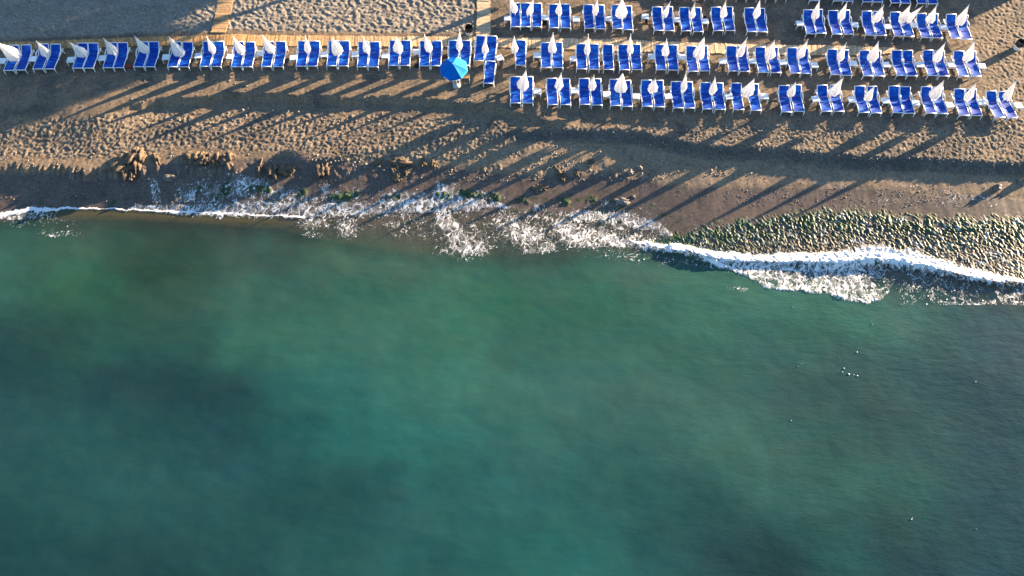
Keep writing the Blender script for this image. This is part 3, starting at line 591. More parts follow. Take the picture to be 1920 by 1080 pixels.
# ------------------------------------------------------------------ sun loungers
LW, LZ, LS = .64, .33, 1.24           # width, seat height, foot end to hinge
def lounger_meshes(rise, run):
    R = {}; w = LW/2; top = (LS+run, LZ+rise); L = math.hypot(run, rise)
    bm = bmesh.new()
    for s in (-1, 1): tube(bm, [(s*w, -.02, LZ-.01), (s*w, .5, LZ+.012), (s*w, LS, LZ), (s*w, LS+.62, LZ-.02)], .026, 6)
    for y, z in ((-.005, LZ-.006), (LS+.60, LZ-.02), (.62, LZ-.03)): tube(bm, [(-w, y, z), (w, y, z)], .026, 6)
    R['frame'] = bm
    bm = bmesh.new(); n = 14; m_ = 4; g = []
    for i in range(n+1):
        y = .012+(LS-.02)*i/n; row = []
        for k in range(m_+1):
            u = -1+2*k/m_; sag = -.028*(1-u*u)*math.sin(math.pi*i/n)**.6
            row.append(bm.verts.new((u*(w-.022), y, LZ+.014+sag+.012*math.sin(math.pi*i/n))))
        g.append(row)
    for i in range(n):
        for k in range(m_): bm.faces.new((g[i][k], g[i][k+1], g[i+1][k+1], g[i+1][k]))
    R['seat_sling'] = bm
    bm = bmesh.new()
    def bp(t, u=0., sag=0.): return (u*w, LS+run*t, LZ+rise*(t**1.12)+sag)
    for s in (-1, 1): tube(bm, [bp(t, s) for t in (0, .35, .7, 1.)], .026, 6)
    tube(bm, [bp(1, -1), bp(1, 1)], .028, 6)
    tube(bm, [bp(.45, -.98, -.03), (0, LS+run*.45-.02, LZ+rise*.4-.05), bp(.45, .98, -.03)], .012, 5)
    R['back_frame'] = bm
    bm = bmesh.new(); g = []
    for i in range(11):
        t = .015+.965*i/10; row = []
        for k in range(m_+1):
            u = -1+2*k/m_; p = bp(t, u*(1-.022/w)); row.append(bm.verts.new((p[0], p[1], p[2]+.008-.03*(1-u*u)*math.sin(math.pi*i/10)**.6)))
        g.append(row)
    for i in range(10):
        for k in range(m_): bm.faces.new((g[i][k], g[i][k+1], g[i+1][k+1], g[i+1][k]))
    R['back_sling'] = bm
    for nm, s in (('armL', -1), ('armR', 1)):
        bm = bmesh.new(); x = s*(w+.035)
        pts = [(x, LS-.42, LZ-.02), (x+s*.02, LS-.24, LZ+.10), (x+s*.03, LS-.06, LZ+.175), (x+s*.03, LS+.24, LZ+.185), (x+s*.03, LS+.34, LZ+.15), (x, LS+.36, LZ-.02)]
        for j in range(len(pts)-1):
            a, b = Vector(pts[j]), Vector(pts[j+1]); d = (b-a); M4 = Matrix.Translation((a+b)/2) @ d.to_track_quat('Y', 'Z').to_matrix().to_4x4()
            box(bm, (0, 0, 0), (.055, d.length+.02, .022), M4)
        R[nm] = bm
    for nm, s, y, dy in (('leg0', -1, .01, -.045), ('leg1', 1, .01, -.045), ('leg2', -1, LS+.46, .06), ('leg3', 1, LS+.46, .06)):
        bm = bmesh.new(); tube(bm, [(s*w, y, LZ-.02), (s*(w+.01), y+dy*.5, LZ*.5), (s*(w+.018), y+dy, -.02)], [.030, .027, .024], 6)
        R[nm] = bm
    return R
def build_lounger(rise, run, kind=''):
    root = empty('sun_lounger', (0, 0, 0)); R = lounger_meshes(rise, run)
    def p(k, name, mat, par=root): o = smooth(obj(name, R[k], mat, par)); return o
    p('frame', 'frame', M_WHITE); p('seat_sling', 'seat', M_SLING)
    bk = p('back_frame', 'backrest', M_WHITE); p('back_sling', 'backrest_sling', M_SLING, bk)
    for k in ('armL', 'armR'): obj('armrest', R[k], M_WHITE, root)
    for k in ('leg0', 'leg1', 'leg2', 'leg3'): p(k, 'leg', M_WHITE)
    return root
def copy_tree(o, parent=None):
    c = o.copy(); COL.objects.link(c); c.parent = parent
    for ch in o.children: copy_tree(ch, c)
    return c
PROTO = [build_lounger(.40, .62), build_lounger(.35, .65), build_lounger(.44, .58), build_lounger(.03, .68)]
USED = [False]*4
ORD = ['first', 'second', 'third', 'fourth', 'fifth', 'sixth', 'seventh', 'eighth', 'ninth', 'tenth', 'eleventh', 'twelfth', 'thirteenth', 'fourteenth', 'fifteenth', 'sixteenth', 'seventeenth']
ROWS = {
 'long left row': [(16,131.7),(38,131),(70.5,129),(92.3,129),(145,127.5),(165.5,127.5),(202,126.7),(222,126.7),(259.5,125),(280.5,125),(323,125),(344,125),(383.5,124.5),(404.5,124.5),(442.5,125),(463.5,125),(499,124.7),(521,124.7),(564,123.8),(585,123.8),(621.3,123.3),(643,123.3),(678.7,125),(699.4,125),(737.3,122.5),(758.7,122.5),(795.6,123.3),(817,123.3),(849,122.5),(871,122.5),(897.5,113.3),(918.3,114)],
 'middle right row': [(976,122),(1024.2,126.3),(1046,126.3),(1091,129),(1114.2,129.5),(1141.4,130),(1171.5,130.6),(1194.5,130.2),(1240,130.6),(1263,131.2),(1300,133.5),(1322,132.8),(1376,133),(1396.8,133.7),(1432,135.4),(1455.6,136),(1491.7,136.7),(1512.7,137.7),(1567.7,139.7),(1588.6,141),(1628.6,142),(1650,142.3),(1691,141.4),(1711,142),(1749.6,141.4),(1771,142.3),(1807.4,142.7),(1831,143)],
 'front right row': [(966.5,192.8),(989.4,192.8),(1036.6,196),(1060.5,196),(1096.8,195.7),(1119.6,196.7),(1154.6,197.7),(1176.5,199.5),(1213.9,199.2),(1237,200),(1272.4,202.2),(1294,202.5),(1327.7,204.2),(1350.8,205),(1385.4,205.2),(1418.3,206.8),(1475.6,209.8),(1498.7,208.5),(1550.6,208.7),(1573.6,208.7),(1620.6,210.7),(1643.8,211.6),(1684.3,211),(1705.8,212),(1746,212),(1768,213),(1808.7,216.3),(1832.4,216.3),(1875.4,220.4),(1899,220.8)],
 'row behind the boardwalk': [(966.5,49.9),(985.6,49.9),(1006.5,50),(1038.7,51.8),(1060.9,52),(1105.5,52.5),(1126.3,53.8),(1158,53.4),(1178,55.6),(1235.5,56.9),(1255.7,57.3),(1287.3,57.7),(1309.6,59),(1347.3,57.3),(1369.5,57),(1410.3,59.2),(1430.5,59.5),(1521.2,63),(1540.4,62.2),(1570,63.8),(1592,63.8),(1632.8,65.5),(1653.5,66.1),(1686.3,67.3),(1705.5,68),(1737.3,70.3),(1758.9,70.7),(1792.4,71.6),(1813.9,73.6)],
 'rearmost row at the top edge': [(1258,-6),(1276.5,-6),(1312.8,-4.5),(1331.7,-4.5),(1390.6,-3.5),(1410.5,-3.5),(1446,-2.5),(1465.8,-2.5),(1527,1),(1572,1.5),(1590.8,2),(1627,3.3),(1646.6,3.5),(1680,5.3),(1699,5.7),(1729.6,6.2),(1750.4,6.8)],
}
SETS = {}     # row -> list of lists of placed loungers
def place_lounger(px, py, yaw, k, label, group):
    x, y, z = ground(px, py, LZ)
    if not USED[k]: o = PROTO[k]; USED[k] = True
    else: o = copy_tree(PROTO[k])
    o.location = (x, y, z); o.rotation_euler = (0, 0, yaw)
    tag(o, label, 'sun lounger', group)
    return o
rng = random.Random(11)
for rn, pts in ROWS.items():
    cl = []
    for p in pts:
        if cl and p[0]-cl[-1][-1][0] < 25 and not (rn[0] == 'f' and len(cl[-1]) > 1): cl[-1].append(p)
        elif cl and len(cl[-1]) == 1 and rn[0] == 'f' and p[0]-cl[-1][-1][0] < 34: cl[-1].append(p)
        else: cl.append([p])
    SETS[rn] = []
    for i, c in enumerate(cl):
        out = []; yaw0 = rng.uniform(-.012, .012); w = [None, ['only'], ['left', 'right'], ['left', 'middle', 'right']][len(c)]
        for j, p in enumerate(c):
            yaw = yaw0+rng.uniform(-.012, .012)
            if rn[0] == 'f' and p[0] > 1860: yaw += math.radians(6)
            if rn[0] == 'l' and 890 < p[0] < 925: yaw -= math.radians(4)
            lb = f"blue and white sun lounger, {w[j]} one of {ORD[i]} set from left, {rn}"
            if len(lb.split()) > 16: lb = f"blue sun lounger, {w[j]} one of {ORD[i]} set from left, {rn}"
            out.append(place_lounger(*p, yaw, rng.choice((0, 0, 1, 2)), lb, 'blue sun loungers in the '+rn))
        SETS[rn].append(out)
place_lounger(916, 156, -math.radians(3.5), 3, 'blue sun lounger lying flat by itself seaward of the others, right of the blue umbrella', 'blue sun loungers in the long left row')

# ------------------------------------------------------------------ parasols (closed)
def canopy_bm(R, L, seed):
    rg = random.Random(seed); bm = bmesh.new(); n = rg.choice((7, 8, 8, 9)); ph = rg.uniform(0, 6.28); ph2 = rg.uniform(0, 6.28)
    amp = .24 if R < .36 else .13
    hem = [rg.uniform(-.10, .06) for _ in range(n)]
    def fr(r, z, a, t):
        f = math.cos(n*a+ph+.5*math.sin(2*a+ph2)); k = 1+amp*f*min(1, t*1.6)+.10*math.sin(a+ph2)*t+.06*math.sin(3*a-ph)*t
        zz = z+(hem[int((a/(2*math.pi))*n) % n]*.9+.05*f)*(t**6)
        return r*k, zz
    prof = [(.012, 0)]
    for i in range(1, 15):
        t = i/14; r = R*(.10+.90*t**.92)*(1-.10*max(0, t-.85)/.15)
        if R < .33: r = R*(.07+.97*min(t/.86, 1)**1.08)*(1-.16*max(0, t-.86)/.14)
        prof.append((r, -L*t))
    lathe(bm, prof, 64, fr, cap0=True)
    for v in bm.verts:
        t = min(1, -v.co.z/L); v.co.x += .035*math.sin(3*t+ph)*t; v.co.y += .035*math.cos(2.5*t+ph2)*t
    return bm
def make_parasol(bpt, tip, R, L, label, group, seed):
    b = Vector(bpt); t = Vector(tip); H = (t-b).length
    root = empty('closed_parasol', b); root.rotation_mode = 'QUATERNION'; root.rotation_quaternion = (t-b).to_track_quat('Z', 'Y')
    tag(root, label, 'parasol', group)
    bm = bmesh.new(); tube(bm, [(0, 0, -.15), (0, 0, H-.02)], .019, 8); smooth(obj('pole', bm, M_METAL, root))
    c = smooth(obj('canopy', canopy_bm(R, L, seed), M_CLOTH, root)); c.location = (0, 0, H-.03)
    bm = bmesh.new(); lathe(bm, [(.022, 0), (.028, .03), (.014, .06), (.004, .09)], 10, cap0=True, cap1=True)
    f = smooth(obj('finial', bm, M_METAL, root)); f.location = (0, 0, H-.035)
    return root
PAR = {
 'long left row': [(-3,82,34,'huge half open'),(68,77,18,''),(131,80,21,''),(194,72,19,''),(252,67.5,18,''),(317.5,70,27,'wide'),(387.5,69,14,''),(436.7,69,17,''),(491.7,66,17,''),(572,67.5,13,'slim'),(622,72,25,'wide'),(680,69,14,''),(742,69,20,'wide'),(795.5,65,15,''),(861.7,55.8,13,'slim'),(909.3,71.5,14,'')],
 'middle right row': [(964,68,14,''),(1037,61.5,17,''),(1103,64.5,12.5,'slim'),(1182.6,64,13,''),(1250,73,15,''),(1320,70.5,25,'wide'),(1401,70.5,15,''),(1452,76,21,'wide'),(1515,73.5,16,''),(1587,80,14,''),(1647,78,20,'wide'),(1773,79.5,16,''),(1827.5,77.5,19,'')],
 'front right row': [(986,132,24,'wide'),(1052,137,17,''),(1113.5,141.5,15,''),(1167,138,30,'half open'),(1228,148.5,20,''),(1286.5,134.5,13,'slim'),(1340.5,145,15,''),(1414,147.5,24,'wide'),(1491.5,154,16,''),(1581.7,145,19,''),(1640,161,16,''),(1769.5,151,22,'wide'),(1830,155,16,''),(1908,148,16,'')],
 'row behind the boardwalk': [(955,-10,14.5,''),(1000.5,-4,13,''),(1049,0,13,''),(1120,-3,12,'slim'),(1166,-1,29,'half open'),(1257,2.5,12,''),(1303,5,11,'slim'),(1361,1.5,14,''),(1425,-1,14,''),(1537,0,15,''),(1588.5,3.5,15,''),(1657,9.5,16,''),(1707.5,8,17,''),(1730,11.5,15,''),(1756,10,17,''),(1817,9,18,'')],
}
HP = 2.12
si = 0
for rn, ps in PAR.items():
    lo = [o for s in SETS[rn] for o in s]
    sets = SETS[rn]
    for i, (tx, ty, w, adj) in enumerate(ps):
        best = None
        for s in sets:
            if len(s) == 1: cand = s[0].location+Vector((-.42, 1.05, 0))
            else: cand = (s[0].location+s[1].location)/2+Vector((0, 1.1, 0))
            cpx, _ = pix(cand.x, cand.y, cand.z+HP)
            if best is None or abs(cpx-tx) < best[0]: best = (abs(cpx-tx), cand)
        x, y = (float(v) for v in at(tx, ty, ROWZ+HP)); T = Vector((x, y, ROWZ+HP)); b = best[1].copy()
        if best[0] > 22 or (b.xy-T.xy).length > .75: b = Vector((x, y, 0))+ (b-Vector((x, y, 0))).to_2d().to_3d().normalized()*min(.5, (b.xy-T.xy).length)
        b.z = gz(b.x, b.y)
        sc = F_PX/(T.y*ST-(T.z-CAM_H)*CT); R = w/2/sc*.80; L = 1.40 if w < 22 else 1.48
        si += 1
        kind = {'': 'closed cream', 'slim': 'slim closed cream', 'wide': 'loosely closed cream', 'half open': 'half open cream', 'huge half open': 'half open cream'}[adj]
        make_parasol(b, T, R, L, f"{kind} parasol, {ORD[i]} from the left in the {rn}", 'closed cream parasols in the '+rn, si)
# unseen parasols added up the beach so their long shadows reach into view
for i, (tx, ty) in enumerate(((1010, -62), (1085, -66), (1190, -70), (1265, -60), (1325, -62), (1400, -60), (1470, -58), (1540, -64))):
    x, y = (float(v) for v in at(tx, ty, ROWZ+HP)); b = Vector((x, y, gz(x, y)))
    make_parasol(b, b+Vector((0, 0, HP)), .26, 1.4, f"closed cream parasol, {ORD[i]} from the left in an added unseen row beyond the top edge", 'unseen parasols added beyond the top edge', 900+i)

# ------------------------------------------------------------------ low side tables
def table_proto():
    root = empty('side_table', (0, 0, 0))
    bm = bmesh.new(); box(bm, (0, 0, .385), (.46, .46, .035), bev=.012)
    for sx, sy, a, b in ((0, -1, .40, .02), (0, 1, .40, .02), (-1, 0, .02, .40), (1, 0, .02, .40)): box(bm, (sx*.205, sy*.205, .345), (a, b, .05))
    obj('table_top', bm, M_WHITE, root)
    for sx in (-1, 1):
        for sy in (-1, 1):
            bm = bmesh.new(); tube(bm, [(sx*.19, sy*.19, .37), (sx*.205, sy*.205, .18), (sx*.225, sy*.225, -.02)], [.034, .026, .022], 6)
            smooth(obj('leg', bm, M_WHITE, root))
    return root
TABS = {
 'long left row': [(4,114),(61,110),(132.5,111.7),(191.7,108.5),(311,106.7),(372,104.2),(431.7,105.8),(488,99.5),(550,107.5),(608,101.7),(666,101.7),(722.5,104.2),(781,96.7),(936.7,108.5)],
 'middle right row': [(1006.7,103.3),(1075,110),(1222.3,106),(1277.7,106),(1355,114.6),(1411,114),(1468.4,116.5),(1527,121.7),(1600.6,118.5),(1661.8,121),(1724.7,121),(1784,121),(1841,123.7)],
 'front right row': [(1008,171),(1077,169.7),(1137.7,176.8),(1193,180),(1253,180),(1366.8,180.7),(1434,180.7),(1529.6,185.3),(1598,186.6),(1661,188.5),(1717,192.4),(1780.7,196.4),(1840.6,191),(1909.6,197.7)],
 'row behind the boardwalk': [(951.5,33.9),(1021.8,32.6),(1080.4,35.8),(1140.3,34.5),(1210,30.6),(1269,36.5),(1322,39.7),(1499.7,43.6),(1603,46),(1664.4,49.5),(1714,47),(1770,50.8)],
}
TP = table_proto(); first = True; rng = random.Random(5)
def place_table(px, py, yaw, label, group):
    global first
    x, y, z = ground(px, py, .38)
    o = TP if first else copy_tree(TP); first = False
    o.location = (x, y, z); o.rotation_euler = (0, 0, yaw); return tag(o, label, 'side table', group)
for rn, ts in TABS.items():
    for i, (px, py) in enumerate(ts):
        place_table(px, py, .45 if abs(px-936.7) < 1 else rng.uniform(-.10, .10), f"small white plastic side table, {ORD[i]} from the left in the {rn}", 'white side tables in the '+rn)
place_table(855.5, 146, .03, 'small white plastic table standing under the seaward edge of the open blue umbrella', 'white side tables in the long left row')

# ------------------------------------------------------------------ open blue umbrella and what stands by it
x, y, z = ground(856.7, 161)
ur = empty('beach_umbrella', (x, y, z)); tag(ur, 'open bright blue umbrella, sunlit panels painted lighter, on a round concrete foot', 'umbrella')
UH = 2.0; RC = .92
lean = Vector((-.06, -.10, 1)).normalized(); q = lean.to_track_quat('Z', 'Y')
bm = bmesh.new(); tube(bm, [(0, 0, .05), tuple(lean*(UH+.10))], .020, 8); smooth(obj('pole', bm, M_METAL, ur))
hub = lean*UH; ns = 8
for k in range(ns):
    bm = bmesh.new(); a0 = 2*math.pi*k/ns+.32; a1 = a0+2*math.pi/ns; rows = []
    for i in range(9):
        t = i/8; r = RC*t; row = []
        for j in range(7):
            u = j/6; a = a0+(a1-a0)*u; flat = math.cos(math.pi/ns)/math.cos((u-.5)*2*math.pi/ns)
            drop = .02+.42*t**1.25; dip = .03*math.sin(math.pi*u)*t*(1 if i < 8 else 0)
            row.append(bm.verts.new((r*flat*math.cos(a), r*flat*math.sin(a), .12-drop-dip)))
        rows.append(row)
    row = [bm.verts.new((v.co.x*1.0, v.co.y*1.0, v.co.z-.11-.015*math.sin(math.pi*j/6))) for j, v in enumerate(rows[-1])]; rows.append(row)
    for i in range(9):
        for j in range(6):
            vs = [rows[i][j], rows[i][j+1], rows[i+1][j+1], rows[i+1][j]]
            if i == 0: vs = [rows[0][0], rows[1][j+1], rows[1][j]] if j == 0 else [rows[0][j], rows[1][j+1], rows[1][j]]
            bm.faces.new(vs)
    o = smooth(obj('canopy_panel', bm, M_BLUECLOTH_LIT if k in (0, 1, 7) else M_BLUECLOTH, ur)); o.location = hub; o.rotation_mode = 'QUATERNION'; o.rotation_quaternion = q
    # pale lettering, too small to read, printed along the valance
    if k in (3, 4, 5):
        bm = bmesh.new(); am = (a0+a1)/2; rr = RC*math.cos(math.pi/ns)+.006; tdir = Vector((-math.sin(am), math.cos(am), 0)); rg = random.Random(k)
        s = -.15
        while s < .15:
            wd = rg.uniform(.018, .035); h = rg.uniform(.04, .075); c = Vector((rr*math.cos(am), rr*math.sin(am), -.365))+tdir*(s+wd/2)
            M4 = Matrix.Translation(c) @ Matrix.Rotation(am, 4, 'Z'); box(bm, (0, 0, 0), (.004, wd, h), M4); s += wd+.012
        p2 = obj('valance_print', bm, M_MARK, o)
    bm = bmesh.new(); tube(bm, [(0, 0, .08), (RC*.5*math.cos(a0), RC*.5*math.sin(a0), -.09), (RC*math.cos(a0), RC*math.sin(a0), -.335)], .008, 5)
    o = obj('rib', bm, M_METAL, ur); o.location = hub; o.rotation_mode = 'QUATERNION'; o.rotation_quaternion = q
bm = bmesh.new(); lathe(bm, [(.26, -.02), (.27, .05), (.25, .09), (.06, .11), (.045, .24), (.03, .25)], 28, cap0=True, cap1=True)
smooth(obj('base', bm, M_CONC, ur))
x, y, z = ground(872, 142, .42)
t = empty('folding_table', (x, y, z)); tag(t, 'small folding table with tan wooden top in front of the loungers beside the blue umbrella', 'table')
bm = bmesh.new()
for k in range(6): box(bm, (0, -.19+.076*k, .42), (.56, .066, .022))
obj('table_top', bm, M_TAN, t)
for sx in (-1, 1):
    for sy in (-1, 1):
        bm = bmesh.new(); tube(bm, [(sx*.265, sy*.17, .41), (sx*.275, sy*.20, -.02)], .014, 6); obj('leg', bm, M_WHITE, t)

# ------------------------------------------------------------------ waste bins and small dark forms
def make_bin(px, py, label, R=.25, H=.62):
    x, y, z = ground(px, py); t = empty('waste_bin', (x, y, z)); tag(t, label, 'bin')
    bm = bmesh.new(); lathe(bm, [(R*.82, -.01), (R*.86, .02), (R, H*.55)], 28, cap0=True); smooth(obj('bin_body', bm, M_WHITE, t))
    bm = bmesh.new(); lathe(bm, [(R*1.01, H*.45), (R*1.06, H*.62), (R*1.08, H), (R*1.0, H+.015), (R*.95, H-.02), (R*.85, H*.4), (.01, H*.35)], 28, fr=lambda r, z_, a, k: (r*(1+.03*math.sin(5*a)+.02*math.sin(9*a)), z_+.012*math.sin(4*a)))
    smooth(obj('bin_liner', bm, M_BLACK, t))
make_bin(879.5, 63.5, 'white bin with black liner beside the straight wooden path')
make_bin(1906, 91, 'white bin with black liner standing alone on open sand, far right')
for i, (px, py, w) in enumerate(((1269.5, 46, 'fifth'), (1212, 42, 'fourth'), (1320, 37, 'sixth'), (1021, 46, 'second'))):  # small dark open forms set by the side tables
    x, y, z = ground(px, py); bm = bmesh.new()
    lathe(bm, [(.09, 0), (.13, .22), (.14, .24), (.12, .22), (.08, .03)], 16, cap0=True, cap1=True)
    o = smooth(obj('dark_form', bm, M_BLACK)); o.location = (x, y, z)
    tag(o, f"small dark basket by the {w} side table of the row behind the boardwalk", 'form', 'dark forms by side tables')

# ------------------------------------------------------------------ rocks, clods of eroded sand, stones
def lump_bm(sx, sy, sz, seed, sub=3, rough=.34, flute=0.):
    bm = bmesh.new(); bmesh.ops.create_icosphere(bm, subdivisions=sub, radius=1.)
    co = np.array([v.co[:] for v in bm.verts]); r = 1+rough*(noise(co[:, 0]*1.3+seed*3.1, co[:, 1]*1.3+co[:, 2], seed)+.5*noise(co[:, 0]*3+seed, co[:, 1]*3+co[:, 2]*2, seed+3)+.25*noise(co[:, 0]*7+seed, co[:, 1]*5+co[:, 2]*5, seed+4))
    if flute: r = r*(1+flute*np.abs(np.sin(co[:, 0]*5+seed)))
    for i, v in enumerate(bm.verts): v.co = Vector((v.co.x*sx*r[i], v.co.y*sy*r[i], max(v.co.z, -.45)*sz*r[i]))
    return bm
CL = [ # px, py, half width, half depth, height, turn
 (238,306,.52,.62,.42,-.3,'golden wave-cut sand block, the largest of the eroded edge, with dark shade on its left'),
 (262,300,.24,.50,.40,.1,'upright golden sand fin just right of the largest sand block'),
 (248,322,.16,.42,.16,.2,'low sand tongue running seaward from the largest sand block'),
 (293,300,.22,.30,.16,.4,'small pointed sand clod left of the sand terrace'),
 (362,296,.50,.30,.26,.1,'rounded sand mound, first of the lobed terrace'),
 (382,299,.30,.36,.28,-.2,'rounded sand mound, second of the lobed terrace'),
 (402,299,.28,.38,.28,.2,'rounded sand mound, third of the lobed terrace'),
 (426,300,.34,.40,.26,.5,'tapering sand mound, last and rightmost of the lobed terrace'),
 (318,334,.48,.18,.20,.1,'long flat mossy rock above the foaming swash on the left'),
 (488,312,.12,.42,.24,.1,'narrow sand fin standing left of the brown clods'),
 (511,318,.26,.44,.30,.2,'brown sand clod with a split top'),
 (538,318,.40,.34,.28,-.3,'wide brown sand clod beside the split one'),
 (606,318,.32,.38,.26,.2,'brown sand clod standing alone right of the wide one'),
 (711,305,.26,.14,.12,.6,'small sand ledge left of the ribbed clods'),
 (748,303,.52,.26,.16,-.2,'curved sand ledge at the top of the ribbed clods'),
 (741,318,.20,.36,.14,.3,'left leg of the ribbed clods'),
 (766,318,.14,.36,.14,-.4,'right leg of the ribbed clods'),
 (746,332,.24,.24,.16,.0,'round golden clod below the ribbed clods'),
 (793,304,.12,.24,.12,.3,'slender clod right of the ribbed ledge'),
 (812,306,.16,.20,.12,.0,'low clod farther right of the ribbed ledge'),
 (1011,352,.30,.20,.12,.0,'flat golden clod low on the wet sand'),
 (1046,318,.14,.30,.12,.2,'clod pair, left, on the striped wet sand'),
 (1056,330,.16,.24,.14,-.2,'clod pair, right, on the striped wet sand'),
 (1080,323,.14,.22,.12,.3,'clod right of the clod pair'),
 (1108,305,.14,.22,.10,.1,'pale clod beside a parasol shadow'),
 (1182,324,.22,.18,.16,.3,'grey round stone, left of three on smooth sand'),
 (1199,315,.20,.18,.15,.0,'grey round stone, top of three on smooth sand'),
 (1221,325,.18,.16,.15,.5,'grey round stone, right of three on smooth sand'),
 (1167,378,.44,.22,.14,-.1,'long tan rock at the edge of the swash'),
 (1187,369,.14,.12,.14,.3,'small pointed rock on the right end of the tan rock'),
 (1868,353,.30,.20,.26,.5,'dark rock lying alone on smooth sand at far right'),
 (1916,342,.28,.22,.26,.2,'dark rock cut by the right edge of the photo'),
]
for i, (px, py, a, b, h, rz, lb) in enumerate(CL):
    x, y, z = ground(px, py); stone = 'stone' in lb or 'rock' in lb
    o = smooth(obj('rock' if stone else 'sand_clod', lump_bm(a*.95, b*1.05, h*(1 if stone else .55), 40+i, 4, .40 if stone else .62, .0 if stone else .45), M_STONE if stone else M_ROCK))
    o.location = (x, y, z+.02); o.rotation_euler = (0, 0, rz); tag(o, lb, 'rock' if stone else 'clod')
# scattered pebbles and shell bits: past counting
rg = np.random.RandomState(4); bm = bmesh.new()
def pebble(x, y, z, r, seed):
    m0 = Matrix.Translation((x, y, z+r*.2)) @ Matrix.Rotation(seed*1.7, 4, 'Z') @ Matrix.Diagonal((r*(1+.5*((seed*37) % 10)/10), r, r*.65, 1))
    bmesh.ops.create_icosphere(bm, subdivisions=1, radius=1, matrix=m0)
zones = [((560, 285), (1250, 340), 620, .022, .065), ((1000, 238), (1900, 330), 1700, .018, .055), ((1180, 310), (1920, 372), 160, .015, .04), ((930, 215), (1900, 235), 160, .02, .05), ((230, 185), (950, 235), 500, .02, .06), ((0, 285), (620, 330), 260, .02, .06), ((0, 330), (560, 385), 160, .02, .06), ((1350, 352), (1800, 388), 420, .015, .035), ((0, 140), (940, 200), 160, .02, .05), ((930, 70), (1900, 160), 120, .02, .04)]
PX = []
for (x0, y0), (x1, y1), n, r0, r1 in zones:
    for k in range(n):
        px = rg.uniform(x0, x1); py = rg.uniform(y0, y1); PX.append((px, py, rg.uniform(r0, r1)*(1.6 if rg.rand() < .06 else 1)))
PX = np.array(PX); qx_, qy_ = at(PX[:, 0], PX[:, 1], .9); dens = noise(qx_*.6, qy_*.8, 200)
for k in range(len(PX)):
    if dens[k] < -.15: continue
    x, y, z = ground(PX[k, 0], PX[k, 1]); pebble(x, y, z, PX[k, 2], k)
m = mottled('pebble', (.21, .19, .16), (.08, .075, .07), 3.5, rough=.7)
tag(smooth(obj('pebbles', bm, m)), 'scattered small pale and dark pebbles strewn over the sand', 'pebbles', kind='stuff')

# ------------------------------------------------------------------ unseen trees and pavilion, added up the beach to shade the upper edge
SH = Vector((sv.x, sv.y, 0))/sv.z
M_LEAF = mottled('leaf', (.045, .085, .025), (.025, .050, .018), .6, rough=.6)
M_BARK = mottled('bark', (.16, .12, .09), (.10, .075, .055), 6, rough=.9, bump=.03)
def tree(px, py, h, r, seed, label):
    x, y = (float(v) for v in at(px, py, ROWZ)); p = Vector((x, y, 0))+SH*h; p.z = ROWZ
    t = empty('added_shade_tree', p); tag(t, label, 'tree', 'trees added for shade beyond the top edge'); rg = random.Random(seed)
    bm = bmesh.new(); tube(bm, [(0, 0, -.3), (.1, 0, h*.35), (-.05, .1, h*.7), (0, 0, h)], [.28, .22, .15, .06], 10)
    for k in range(6):
        a = k*1.05+rg.random(); d = r*.7; tube(bm, [(0, .05, h*.55+.2*k), (d*.5*math.cos(a), d*.5*math.sin(a), h*.8), (d*math.cos(a), d*math.sin(a), h+rg.uniform(-.3, .5))], [.11, .07, .03], 6)
    smooth(obj('trunk', bm, M_BARK, t))
    bm = bmesh.new(); cs = [(rg.uniform(-.6, .6)*r, rg.uniform(-.6, .6)*r, h+rg.uniform(-.45, .5)*r, rg.uniform(.35, .6)*r) for _ in range(9)]
    for k in range(3600):
        c = rg.choice(cs); v = Vector((rg.gauss(0, 1), rg.gauss(0, 1), rg.gauss(0, 1))).normalized()*c[3]*rg.uniform(.6, 1.05); p = Vector(c[:3])+v
        u = Vector((rg.gauss(0, 1), rg.gauss(0, 1), rg.gauss(0, .6))).normalized(); w = u.orthogonal().normalized(); s_ = rg.uniform(.14, .26)*(.6+r/6)
        bm.faces.new([bm.verts.new(p+u*s_*a+w*s_*.6*b) for a, b in ((-1, 0), (0, -1), (1, 0), (0, 1))])
    obj('crown', bm, M_LEAF, t)
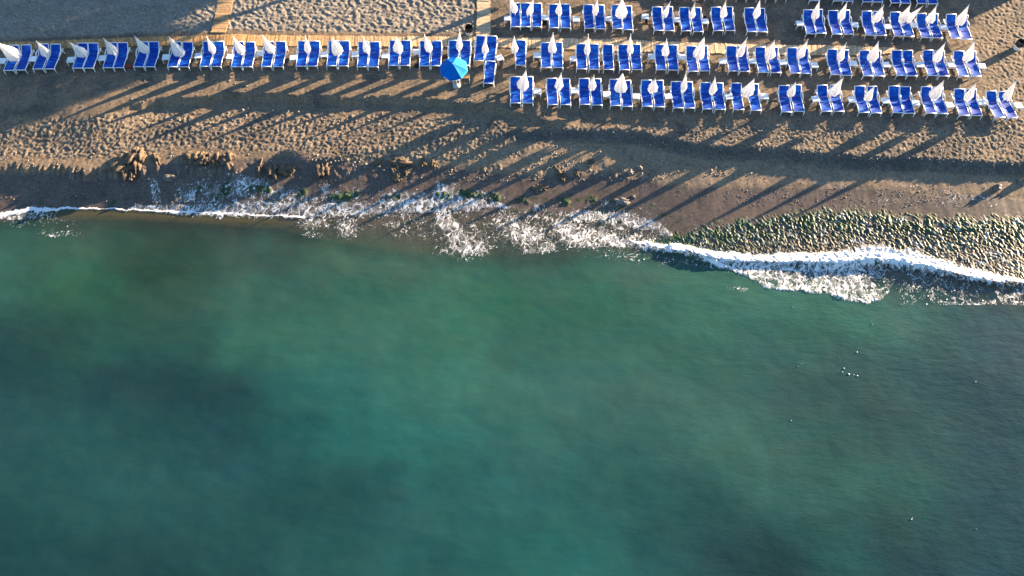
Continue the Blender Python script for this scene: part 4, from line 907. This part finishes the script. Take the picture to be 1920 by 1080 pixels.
for i, a in enumerate([(20, 20, 4.8, 4.0), (-20, 95, 6.4, 4.0), (20, 180, 7.4, 3.0), (140, 88, 6.4, 1.7), (150, -20, 4.4, 2.2), (330, -4, 4.2, 1.3)]):
    tree(*a, 300+i, f"{ORD[i]} unseen green tree added for shade beyond the top edge of the photo")
# unseen low pavilion, added to shade the rows at the top right
a = at(1335, 80, ROWZ); b = at(1815, 52, ROWZ); HB = 3.5; yb = float(a[1])+SH.y*HB; x0 = float(a[0])+SH.x*HB; x1 = float(b[0])+SH.x*HB
t = empty('added_shade_pavilion', (x0, yb, ROWZ)); t.rotation_euler = (0, 0, math.atan2(float(b[1]-a[1]), float(b[0]-a[0]))); tag(t, 'unseen low white pavilion added for shade beyond the top right edge of the photo', 'building')
WD = x1-x0; M_WALL = mottled('render', (.62, .60, .56), (.55, .53, .50), 1.5, rough=.9)
bm = bmesh.new(); box(bm, (WD/2, 4.2, (HB-.2)/2-.1), (WD-.6, 7.6, HB)); obj('wall', bm, M_WALL, t)
bm = bmesh.new(); box(bm, (WD/2, 4.2, HB-.05), (WD, 8.4, .14)); obj('roof', bm, M_CONC, t)
M_GLASS = newmat('window_glass', (.03, .04, .05), .08, .6)
for k in range(6):
    f = None; bm = bmesh.new(); cx = WD*(k+.5)/6
    box(bm, (cx, .375, 1.5), (1.7, .06, 1.5)); f = obj('window', bm, M_WHITE, t)
    bm = bmesh.new(); box(bm, (cx, .34, 1.5), (1.5, .04, 1.3)); obj('pane', bm, M_GLASS, f)

# bags left between the loungers
for i, (px, py, c, lb) in enumerate([(241, 126.5, (.35, .05, .03), 'small dark red bag on the sand between the fourth and fifth lounger pairs, left row'), (782, 125, (.012, .012, .014), 'small black bag on the sand between lounger pairs, left of the blue umbrella'), (834, 108, (.20, .05, .04), 'small brown bag on the sand just behind the blue umbrella')]):
    x, y, z = ground(px, py); t = empty('beach_bag', (x, y, z)); tag(t, lb, 'bag')
    m = mottled('bag_cloth', c, tuple(v*.6 for v in c), 9, rough=.8)
    smooth(obj('bag_body', lump_bm(.20, .12, .17, 70+i, 3, .18), m, t)).location = (0, 0, .07)
    bm = bmesh.new(); tube(bm, [(-.10, 0, .18), (-.07, 0, .30), (.07, 0, .30), (.10, 0, .18)], .010, 5); obj('handle', bm, m, t)
